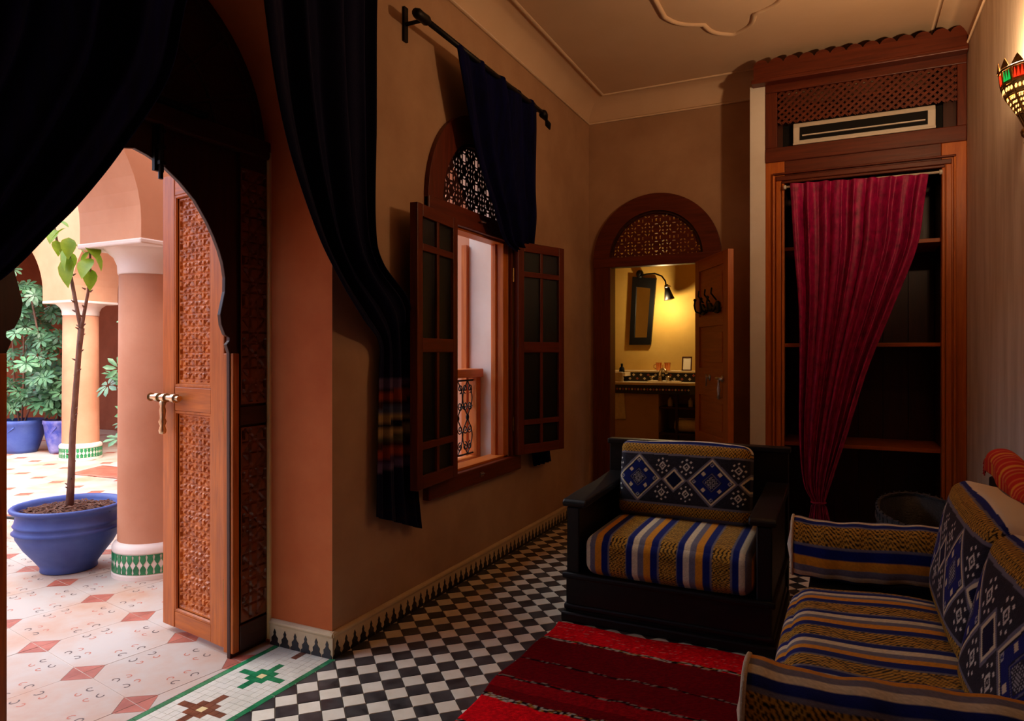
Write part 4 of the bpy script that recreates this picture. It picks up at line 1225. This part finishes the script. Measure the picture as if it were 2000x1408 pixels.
def pillow(name, label, w_, h_, th, loc, rot, k=1.0, group=None):
    def sag(p):
        t = p.z/h_+.5
        p = p.copy()
        p.z += .010*math.sin(p.x*9+1)*(t**2)-.008*math.cos(p.x*5)*(t**2)
        return p
    t = thing(name, label, 'cushion', loc, 0, group); t.rotation_euler = rot
    o = rounded_box(w_, th, h_, .042, .0036, (0.0, .035, .006), sag).build('cover', 'fabric', t, smooth=True)
    hz = h_/2-.042
    def fn(x, y, z):
        front = y < -th/2+.046
        v = np.where((z > hz) & ~front, h_/2+.02+(y+th/2), z)/k*(.384/ .384)
        c = pillow_front(x/k, v*(.40/h_)*k/k if True else v)
        q = (y+th/2)
        a = .042*np.arctan2(z-hz, -(y+th/2-.042))
        rd = (z > hz) & (y < -th/2+.060)
        top = (z > hz) & (y > -th/2-.02) & (a > .024)
        c[top] = (232, 226, 206)
        c[top & (a < .030)] = grey; c[top & (a >= .030) & (a < .047)] = blue
        c[top & (q >= .12)] = grey
        return c
    paint(o, fn)
    sm = MB().tube([(s*(w_/2-.012), -th*.10, z) for s in (1,) for z in np.linspace(-h_/2+.05, h_/2-.05, 12)], .005, 6)
    sm.build('seam', 'towel', o)
    return t

# =================================================================== ARMCHAIR
AX0, AX1, AY0, AY1 = -1.245, -.262, 3.115, 3.92
ch = thing('armchair', 'low black wooden armchair with a high back facing the rug', 'armchair', ((AX0+AX1)/2, 3.5, 0))
cx, cy = (AX0+AX1)/2, 3.5
def cbox(name, x0, x1, y0, y1, z0, z1, bev=.006, mt='black_x', par=None, o=(cx, cy)):
    return MB().box(x0-o[0], x1-o[0], y0-o[1], y1-o[1], z0, z1).build(name, mt, par or ch, bevel=bev)
cbox('back_panel', AX0+.005, AX1-.005, 3.86, AY1, .05, .80)
cbox('back_rail', AX0-.005, AX1+.005, 3.85, AY1+.008, .775, .805)
for x0, x1 in ((AX0+.02, AX0+.085), (AX1-.085, AX1-.02)):
    cbox('arm_panel', x0, x1, AY0+.02, 3.86, .22, .55, mt='black_y')
for x0, x1 in ((AX0+.005, AX0+.125), (AX1-.115, AX1)):
    mb = MB().prism([(AY0-cy, .555), (3.30-cy, .560), (3.62-cy, .566), (3.87-cy, .585), (3.87-cy, .620), (3.62-cy, .604), (3.30-cy, .598), (AY0+.01-cy, .590), (AY0-.006-cy, .575)], 'x', x0-cx, x1-cx)
    mb.build('armrest', 'black_y', ch, bevel=.008)
cbox('front_apron', AX0+.02, AX1-.02, AY0+.01, AY0+.06, .03, .22)
cbox('side_apron', AX0+.02, AX0+.06, AY0+.06, 3.86, .03, .22, mt='black_y')
cbox('side_apron', AX1-.06, AX1-.02, AY0+.06, 3.86, .03, .22, mt='black_y')
cbox('ledge_moulding', AX0+.004, AX1-.004, AY0-.004, 3.86, .205, .235, bev=.010)
cbox('waist_moulding', AX0+.010, AX1-.010, AY0+.002, 3.86, .055, .085, bev=.010)
cbox('plinth', AX0, AX1, AY0-.012, AY1, 0, .048, bev=.010)
sc_ = thing('seat_cushion', 'striped blue, gold and cream seat cushion on the black armchair', 'cushion', (-.742, 3.475, .333))
o = rounded_box(.775, .735, .19, .055, .0045, (0, .010, .016)).build('cover', 'fabric', sc_, smooth=True)
paint(o, lambda x, y, z: stripes(x-.742+.679, y-z))
pillow('back_cushion', 'patterned cushion of blue diamonds and gold bands leaning in the black armchair', .675, .400, .17, (-.762, 3.665, .628), (math.radians(-10), 0, math.radians(-1.5)))

# =================================================================== SOFA
SX0, SX1, SY0, SY1 = -.135, .555, 1.37, 3.06
so = thing('sofa', 'low black wooden sofa along the right wall', 'sofa', (.2, 2.2, 0))
def sbox(name, x0, x1, y0, y1, z0, z1, bev=.006, mt='black_y'): return cbox(name, x0, x1, y0, y1, z0, z1, bev, mt, so, (.2, 2.2))
sbox('seat_base', SX0+.02, SX1-.05, SY0+.03, SY1-.03, .03, .275)
sbox('ledge_moulding', SX0, SX1-.05, SY0+.02, SY1-.02, .245, .278, .008)
sbox('plinth', SX0, SX1, SY0, SY1, 0, .045, .008)
for y0, y1 in ((SY0, SY0+.28), (SY1-.27, SY1)):
    sbox('arm_box', SX0+.01, SX1-.055, y0, y1, .275, .425, .01, 'black_x')
sbox('back_panel', SX1-.055, SX1-.01, SY0, SY1, .03, .80)
sbox('back_rail', SX1-.075, SX1+.005, SY0-.005, SY1+.01, .80, .845, .008)
sf = thing('seat_cushion', 'striped blue, gold and cream seat cushion on the sofa', 'cushion', (.152, 2.215, .366))
o = rounded_box(.655, 1.13, .172, .075, .0055, (.012, 0, .022), lambda p: Vector((p.x, p.y, p.z+.006*math.sin(p.x*14+p.y*3)))).build('cover', 'fabric', sf, smooth=True)
paint(o, lambda x, y, z: stripes(2.684-(y+2.215), x))
def bolster(label, y, z, phase):
    t = thing('bolster', label, 'cushion', (.115, y, z), 0, None)
    Lb, ry, rz_ = .60, .092, .112
    def fn(u, v):
        x = -Lb/2+Lb*u; a = 2*PI*v
        e = 1+.02*math.sin(x*25+a*2)+.015*math.sin(x*60)
        lump = 1-.10*max(0, abs(x)/(Lb/2)-.9)*10*.3
        cc, ss = math.cos(a), math.sin(a)
        f = lambda q: math.copysign(abs(q)**.85, q)
        return (x, ry*f(cc)*e*lump, rz_*f(ss)*e*lump+.008*math.sin(x*11+phase))
    o = MB().grid(fn, 120, 150).build('cover', 'fabric', t, smooth=True)
    def col(x, yy, zz):
        a = np.arctan2((zz-.008*np.sin(x*11+phase))/rz_, yy/ry)            # 0 = far side, pi = towards the viewer
        s_ = -((a) % (2*PI))*.102
        return stripes(s_-phase, x)
    paint(o, col)
    for s in (-1, 1):
        n_ = 40
        ring_ = [fn(0 if s < 0 else 1, k/n_) for k in range(n_)]
        MB().add(ring_+[(s*(Lb/2+.022), 0, 0)], [(k, (k+1) % n_, n_) for k in range(n_)]).build('end_cap', 'towel', o, smooth=True)
        MB().tube(ring_, .006, 6, closed=True).build('piping', 'towel', o, smooth=True)
    return t
bolster('striped bolster at the far end of the sofa beside the basket', 2.925, .545, .03)
bolster('striped bolster at the near end of the sofa, cut by the frame edge', 1.515, .545, .0)
pillow('sofa_cushion', 'patterned sofa cushion of blue diamonds and gold bands by the far bolster', .74, .42, .18, (.395, 2.475, .652), (math.radians(-11), 0, math.radians(-90)), 1.05, 'diamond cushions leaning on the sofa back')
pillow('sofa_cushion', 'patterned sofa cushion nearest the camera at the right edge of the frame', .60, .42, .18, (.405, 1.785, .650), (math.radians(-13), 0, math.radians(-86)), 1.05, 'diamond cushions leaning on the sofa back')
# red striped throw over the sofa back
def throw(u, v):
    y = 1.9+1.165*u; s = (v-.5)*.19; r = .042
    xm = SX1-.035
    if abs(s) < r*1.2: a = s/(r*1.2)*PI/2; p = (xm+(r+.006)*math.sin(a), .848+.012+r*math.cos(a)*.9)
    else:
        q = abs(s)-r*1.2; p = (xm+math.copysign(r+.006+.004*math.sin(y*25), s), .86-q)
    return (p[0], y, p[1]+.055*math.exp(-((y-3.05)/.25)**2)*(1 if abs(s) < .12 else .5)+.006*math.sin(y*14))
tw2 = thing('red_throw', 'red and orange striped throw with fringe over the sofa back', 'blanket', (0, 0, 0))
o = MB().grid(throw, 110, 36).build('cloth', 'fabric', tw2, smooth=True, solid=.004)
def tc_(x, y, z):
    t = ((3.065-y)/.17) % 1
    c = np.tile(np.array((196, 34, 22), float), (len(t), 1))
    for lo, hi, col in ((.26, .32, (216, 120, 60)), (.50, .66, (222, 150, 50)), (.78, .83, (220, 130, 80)), (.94, 1.0, (206, 120, 50))): c[(t >= lo) & (t < hi)] = col
    return c
paint(o, tc_)
fg = MB()
for i in range(37):
    p = Vector(throw(1, i/36)); fg.tube([p, p+Vector((0, .010, -.006)), p+Vector((rnd.uniform(-.004, .004), .016, -.022))], .0025, 4)
fg.build('fringe', 'fringe_red', o)

# =================================================================== RUG, BASKET
def rugf(u, v):
    x = -1.25+1.35*u; y = .9+2.165*v
    e = .010*math.sin(y*7)+.006*math.sin(y*17+1)
    return (x+e*(1-u)+(.03*(1-v))*(1-u), y+.008*math.sin(x*9)*v, .006+.0025*math.sin(x*13+y*5)*math.sin(y*9))
rg = MB().grid(rugf, 170, 300).build('rug', 'rug_wool', None, smooth=True, solid=.008)
tag(rg, 'red woven rug with dark bands and speckled lines on the tiles', 'rug')
def rc_(x, y, z):
    red, mar = np.array((206, 8, 22), float), np.array((100, 3, 12), float)
    yy = y-3.065
    per = (-yy) % 1.2
    c = np.tile(red, (len(y), 1)); dk = (per > .20) & (per < .765)
    c[dk] = mar
    c[(per > .60) & (per < .70)] = (132, 5, 16)
    nz = (np.sin(np.floor(x*260)*12.9898+np.floor(y*400)*78.233)*43758.5453) % 1
    n2 = (np.sin(np.floor(x*90)*39.425+np.floor(y*300)*11.135)*24634.634) % 1
    c *= (.86+.28*nz)[:, None]
    wob = .004*np.sin(x*40)
    for L_, wd_ in ((.188, .011), (.775, .012)):
        m = np.abs(per-L_+wob) < wd_
        c[m] = (30, 16, 16)
        c[m & (n2 > .45)] = (168, 156, 140); c[m & (n2 > .80)] = (150, 104, 40)
    for L_, wd_ in ((.43, .006), (.61, .008), (.98, .007)):
        m = np.abs(per-L_+wob) < wd_
        c[m] = (34, 8, 12); c[m & (n2 > .72)] = (130, 110, 96)
    m = (per < .18) & (np.abs(((per*30) % 1)-.5) < .12) & (n2 > .82)
    c[m] = (206, 92, 84)
    return c
paint(rg, rc_)
bk = thing('wicker_basket', 'dark oval wicker basket behind the far bolster of the sofa', 'basket', (.295, 3.54, 0))
MB().lathe([(.001, .004), (.80, 0), (.86, .05), (.95, .30), (1.0, .60), (.97, .60), (.92, .30), (.82, .03), (.001, .02)], 40, sx=.165, sy=.40).build('body', 'wicker', bk, smooth=True)
for z_, s_ in ((.60, .985), (.56, 1.0), (.35, .97), (.12, .90)):
    MB().tube([(.165*s_*math.cos(2*PI*k/48), .40*s_*math.sin(2*PI*k/48), z_+.004*(k % 2)) for k in range(48)], .009, 6, closed=True).build('hoop', 'wicker', bk)
for k in range(40):
    a = 2*PI*k/40
    MB().tube([(.165*s_*math.cos(a), .40*s_*math.sin(a), z_) for s_, z_ in ((.90, .06), (.975, .30), (1.01, .615))], .004, 5).build('stake', 'wicker', bk)

# =================================================================== COURTYARD THINGS
def column(loc, label, R, H, ab, group='courtyard columns'):
    t = thing('courtyard_column', label, 'column', loc, 0, group)
    MB().lathe([(R*1.10, .15), (R*1.0, .20), (R*.985, .9), (R*.955, H-.175)], 48).build('shaft', 'terracotta_column', t, smooth=True)
    b = MB().lathe([(R*1.16, 0), (R*1.16, .025), (R*1.14, .028), (R*1.13, .150), (R*1.15, .153), (R*1.15, .175), (R*1.10, .190), (R*.99, .205), (R*.5, .205)], 48).build('base', 'capital_white', t, auto=50)
    for row, sg in ((.034, 1), (.146, -1)):
        me = MB().prism([(-.019, 0), (.019, 0), (.013, sg*.010), (.017, sg*.030), (.010, sg*.044), (0, sg*.058), (-.010, sg*.044), (-.017, sg*.030), (-.013, sg*.010)], 'y', -.002, .004).mesh('tile_motif', 'tessera_green')
        for k in range(36):
            a = 2*PI*k/36
            inst('tile_motif', me, b, (R*1.136*math.cos(a), R*1.136*math.sin(a), row), (0, 0, a+PI/2), (R/.195, 1, 1))
    MB().lathe([(R*.965, H-.175), (R*.99, H-.165), (R*1.0, H-.12), (R*1.10, H-.075), (R*1.28, H-.045), (R*1.38, H-.03), (R*1.38, H-.02)], 48).build('capital', 'capital_white', t, smooth=True)
    MB().box(-ab/2, ab/2, -ab/2, ab/2, H-.03, H).build('abacus', 'capital_white', t, bevel=.008)
    return t
column((-3.743, 2.766, 0), 'thick terracotta column beside the open door leaf', .187, ZS, .56)
column((-8.505, 5.305, 0), 'terracotta column at the far side of the courtyard by the ivy', .200, ZS, .58)
column((-3.743, -.87, 0), 'terracotta column of the near arcade behind the left curtain', .187, ZS, .56)

pot = thing('large_pot', 'large blue glazed pot holding the bare young tree', 'pot', (-4.225, 2.565, 0))
MB().lathe([(.135, 0), (.150, .006), (.148, .03), (.175, .07), (.235, .15), (.270, .215), (.276, .245), (.290, .25), (.276, .262), (.274, .285), (.284, .292), (.276, .30), (.268, .345), (.272, .362), (.296, .372), (.302, .386), (.292, .396), (.272, .392), (.258, .372), (.25, .33), (.001, .33)], 56).build('body', 'pot_blue', pot, smooth=True)
pot_body = pot.children[0] if pot.children else [o for o in COL.objects if o.parent == pot][0]
ml = MB()
for k in range(420):
    a = rnd.random()*2*PI; r = .25*math.sqrt(rnd.random()); L = rnd.uniform(.012, .035); b = rnd.random()*PI
    x, y, z = r*math.cos(a), r*math.sin(a), .355+.02*(1-(r/.25)**2)+rnd.uniform(-.004, .008)
    d = Vector((math.cos(b), math.sin(b), rnd.uniform(-.4, .4)))*L; n_ = Vector((-math.sin(b), math.cos(b), 0))*.005
    p = Vector((x, y, z)); ml.add([p-d+n_, p-d-n_, p+d-n_, p+d+n_, p+Vector((0, 0, .006))], [(0, 1, 2, 3), (0, 1, 4), (1, 2, 4), (2, 3, 4), (3, 0, 4)])
ml.lathe([(.258, .345), (.2, .358), (.001, .366)], 32)
m_ = ml.build('mulch', 'mulch', pot_body); m_['kind'] = 'stuff'

tr = thing('young_tree', 'thin bare forked tree growing in the large blue pot', 'tree', (-4.225, 2.565, .36))
TP = Vector((-4.225, 2.565, .36))
def rel(p): return tuple(Vector(p)-TP)
trunk = [(-4.225, 2.565, .34), (-4.205, 2.565, .55), (-4.185, 2.56, .80), (-4.15, 2.56, 1.10), (-4.125, 2.56, 1.30), (-4.10, 2.56, 1.45)]
MB().tube([rel(p) for p in trunk], [.023, .020, .018, .0165, .0155, .018], 10).build('trunk', 'bark', tr, smooth=True)
br1 = [(-4.10, 2.56, 1.44), (-4.14, 2.56, 1.56), (-4.20, 2.56, 1.76), (-4.28, 2.56, 1.90), (-4.34, 2.56, 1.99), (-4.37, 2.56, 2.10)]
br2 = [(-4.10, 2.56, 1.44), (-4.06, 2.55, 1.53), (-4.02, 2.55, 1.66), (-3.985, 2.54, 1.78), (-3.985, 2.54, 1.93)]
br3 = [(-4.20, 2.56, 1.76), (-4.17, 2.54, 1.86), (-4.155, 2.52, 1.97)]
for b, r0 in ((br1, .0125), (br2, .011), (br3, .006)):
    MB().tube([rel(p) for p in b], [r0*(1-.5*i/(len(b)-1)) for i in range(len(b))], 8).build('branch', 'bark', tr, smooth=True)
kb = MB()
for i in range(34):
    src = trunk if i < 20 else (br1 if i < 27 else br2)
    q = rnd.random()*(len(src)-1.001); j = int(q); p = Vector(src[j]).lerp(Vector(src[j+1]), q-j)-TP
    a = rnd.random()*2*PI; d = Vector((math.cos(a), math.sin(a), .5))*.032
    kb.tube([p+d*.4, p+d], [.007, .002], 5)
kb.build('bud_stub', 'bark', tr)
def leaf_mesh(nm, L, W, mt, fold=.25):
    mb = MB()
    n_ = 5
    for s in (-1, 1):
        for i in range(n_):
            t0, t1 = i/n_, (i+1)/n_
            w0, w1 = W*math.sin(PI*t0**.8)*.5, W*math.sin(PI*t1**.8)*.5
            mb.add([(t0*L, 0, -.25*L*t0*t0), (t1*L, 0, -.25*L*t1*t1), (t1*L, s*w1, -.25*L*t1*t1+fold*w1), (t0*L, s*w0, -.25*L*t0*t0+fold*w0)], [(0, 1, 2, 3)])
    return mb.mesh(nm, mt, smooth=True)
lm = leaf_mesh('leaf', .125, .066, 'leaf_lime')
for p, a, pitch, s in (((-4.372, 2.56, 2.12), .2, .2, 1.0), ((-4.355, 2.56, 2.06), -.9, .7, 1.0), ((-4.33, 2.55, 1.99), -.3, .9, .9), ((-4.25, 2.56, 2.06), -2.0, .6, .9), ((-4.30, 2.55, 1.93), .3, .8, .8),
                       ((-4.155, 2.52, 1.99), -.6, .9, 1.2), ((-4.155, 2.52, 1.95), -1.7, 1.2, 1.3), ((-4.17, 2.53, 1.88), -1.2, 1.3, 1.5), ((-4.165, 2.53, 1.91), 2.4, 1.0, 1.0), ((-4.16, 2.52, 1.97), .8, .5, 1.0),
                       ((-3.985, 2.54, 1.93), -.3, .4, 1.2), ((-3.985, 2.54, 1.92), .5, .9, 1.2), ((-3.985, 2.54, 1.90), -2.6, .8, .8), ((-3.985, 2.54, 1.86), -1.0, .7, 1.3), ((-3.99, 2.54, 1.80), -.5, 1.1, 1.1)):
    inst('leaf', lm, tr, Vector(p)-TP, (0, pitch, a), (s, s*1.05, s))
# palmate leaves for the shrubs
pal = MB()
for k in range(8):
    a = 2*PI*k/8
    for s in (-1, 1):
        pts = [(0.02, 0), (.06, .020), (.115, .026), (.15, 0)]
        v = [(x, s*w_, -.9*x*x+(.15*w_)) for x, w_ in pts]
        mid = [(.06, 0, -.9*.06**2), (.115, 0, -.9*.115**2)]
        vs_ = [v[0], v[1], v[2], v[3], mid[0], mid[1]]
        rm = Matrix.Rotation(a, 4, 'Z')
        pal.add([tuple(rm @ Vector(q)) for q in vs_], [(0, 1, 4), (1, 2, 5, 4), (2, 3, 5)])
pal_me = pal.mesh('palmate_leaf', 'leaf_dark', smooth=True)
def shrub(name, label, loc, spots, stems, scale=1.0):
    t = thing(name, label, 'plant', loc)
    for s_ in stems: MB().tube([tuple(Vector(p)-Vector(loc)) for p in s_], [.012]*len(s_), 6).build('stem', 'bark', t, smooth=True)
    for p in spots:
        sc__ = scale*rnd.uniform(.75, 1.25)
        az = rnd.uniform(-.9, .9)
        inst('leaf', pal_me, t, Vector(p)-Vector(loc), (rnd.uniform(.3, 1.1), rnd.uniform(-.2, .9), az+.4), (sc__,)*3)
    return t
def smallpot(loc, label, R, H, mt):
    t = thing('blue_pot', label, 'pot', loc, 0, 'blue pots at the far courtyard wall')
    MB().lathe([(R*.62, 0), (R*.70, H*.1), (R*.92, H*.55), (R*1.0, H*.86), (R*1.06, H*.9), (R*1.06, H), (R*.94, H), (R*.9, H*.88), (.001, H*.86)], 36).build('body', mt, t, smooth=True)
    bd_ = [o for o in COL.objects if o.parent == t][0]
    MB().tube([(R*(.66+.36*k/8)*math.cos(-1.9+.14*k), R*(.66+.36*k/8)*math.sin(-1.9+.14*k), H*(.25+.07*k)) for k in range(9)], .010, 6).build('rope_band', mt, bd_, smooth=True)
smallpot((-9.75, 5.30, 0), 'round blue pot at the far left below the ivy', .275, .43, 'pot_blue')
smallpot((-9.25, 5.50, 0), 'small chipped blue-white pot beside the far column base', .185, .43, 'pot_blue_worn')
smallpot((-6.05, 4.42, 0), 'blue pot of the leafy shrub hidden behind the thick column', .18, .36, 'pot_blue')
sp_ = []
while len(sp_) < 290:
    x = rnd.uniform(-10.15, -8.98); z = rnd.uniform(.55, 2.95); y = 5.30+rnd.uniform(-.30, .25)
    if x < -9.72 and 1.30 < z < 1.52: continue
    if z < .95 and x > -9.40: continue
    if z > 2.2 and y > 4.9: y = rnd.uniform(4.70, 4.90)
    sp_.append((x, y, z))
shrub('climbing_shrub', 'tall green umbrella-leaf shrub climbing behind the far column', (-9.75, 5.30, .36), sp_,
      [[(-9.75, 5.30, .3), (-9.7, 5.3, .9), (-9.6, 5.25, 1.6), (-9.5, 5.0, 2.4), (-9.4, 4.8, 2.9)], [(-9.78, 5.30, .3), (-9.9, 5.3, .8), (-9.95, 5.3, 1.5), (-10.0, 5.0, 2.3)], [(-9.7, 5.28, .3), (-9.5, 5.3, .7), (-9.3, 5.3, 1.3), (-9.2, 5.1, 2.1)]], .82)
sp_ = [(rnd.gauss(-9.27, .15), 5.46+rnd.uniform(-.2, .15), rnd.uniform(.50, 1.15)) for _ in range(38)]
shrub('potted_shrub', 'smaller umbrella-leaf shrub in the chipped pot beside the far column', (-9.25, 5.50, .36), sp_, [[(-9.25, 5.50, .3), (-9.28, 5.48, .7), (-9.30, 5.46, 1.05)]])
sp_ = [(-6.58, 4.45, 1.08), (-6.45, 4.40, 1.15), (-6.50, 4.5, 1.0), (-6.35, 4.45, 1.2), (-6.62, 4.4, .98), (-6.40, 4.4, 1.03), (-6.38, 4.42, .62), (-6.28, 4.4, .70), (-6.45, 4.4, .46), (-6.33, 4.45, .42), (-6.25, 4.4, .52), (-6.30, 4.4, 1.62), (-6.20, 4.4, 1.45), (-6.15, 4.4, .9), (-6.05, 4.4, 1.2)]
shrub('leafy_shrub', 'leafy shrub reaching out from behind the thick column', (-6.05, 4.42, .30), sp_, [[(-6.05, 4.42, .25), (-6.2, 4.42, .7), (-6.45, 4.43, 1.08)], [(-6.05, 4.42, .25), (-6.1, 4.4, .9), (-6.28, 4.4, 1.6)], [(-6.05, 4.42, .25), (-6.2, 4.4, .38), (-6.4, 4.4, .5)]], .95)
mt_ = MB().grid(lambda u, v: (-7.5+1.3*u-.2*v, 4.55+.5*v+.1*u, .006+.002*math.sin(u*30)), 20, 8).build('floor_mat', 'court_red', None, smooth=True, solid=.006)
tag(mt_, 'faded red mat lying on the courtyard tiles beyond the pot', 'mat')
hs = MB().tube([(-6.3, 3.05, .012), (-5.9, 3.12, .012), (-5.4, 3.22, .012), (-5.0, 3.32, .012), (-4.6, 3.5, .012)], .011, 8).build('garden_hose', 'hose', None, smooth=True)
tag(hs, 'thin black hose lying on the courtyard floor left of the large pot', 'hose')
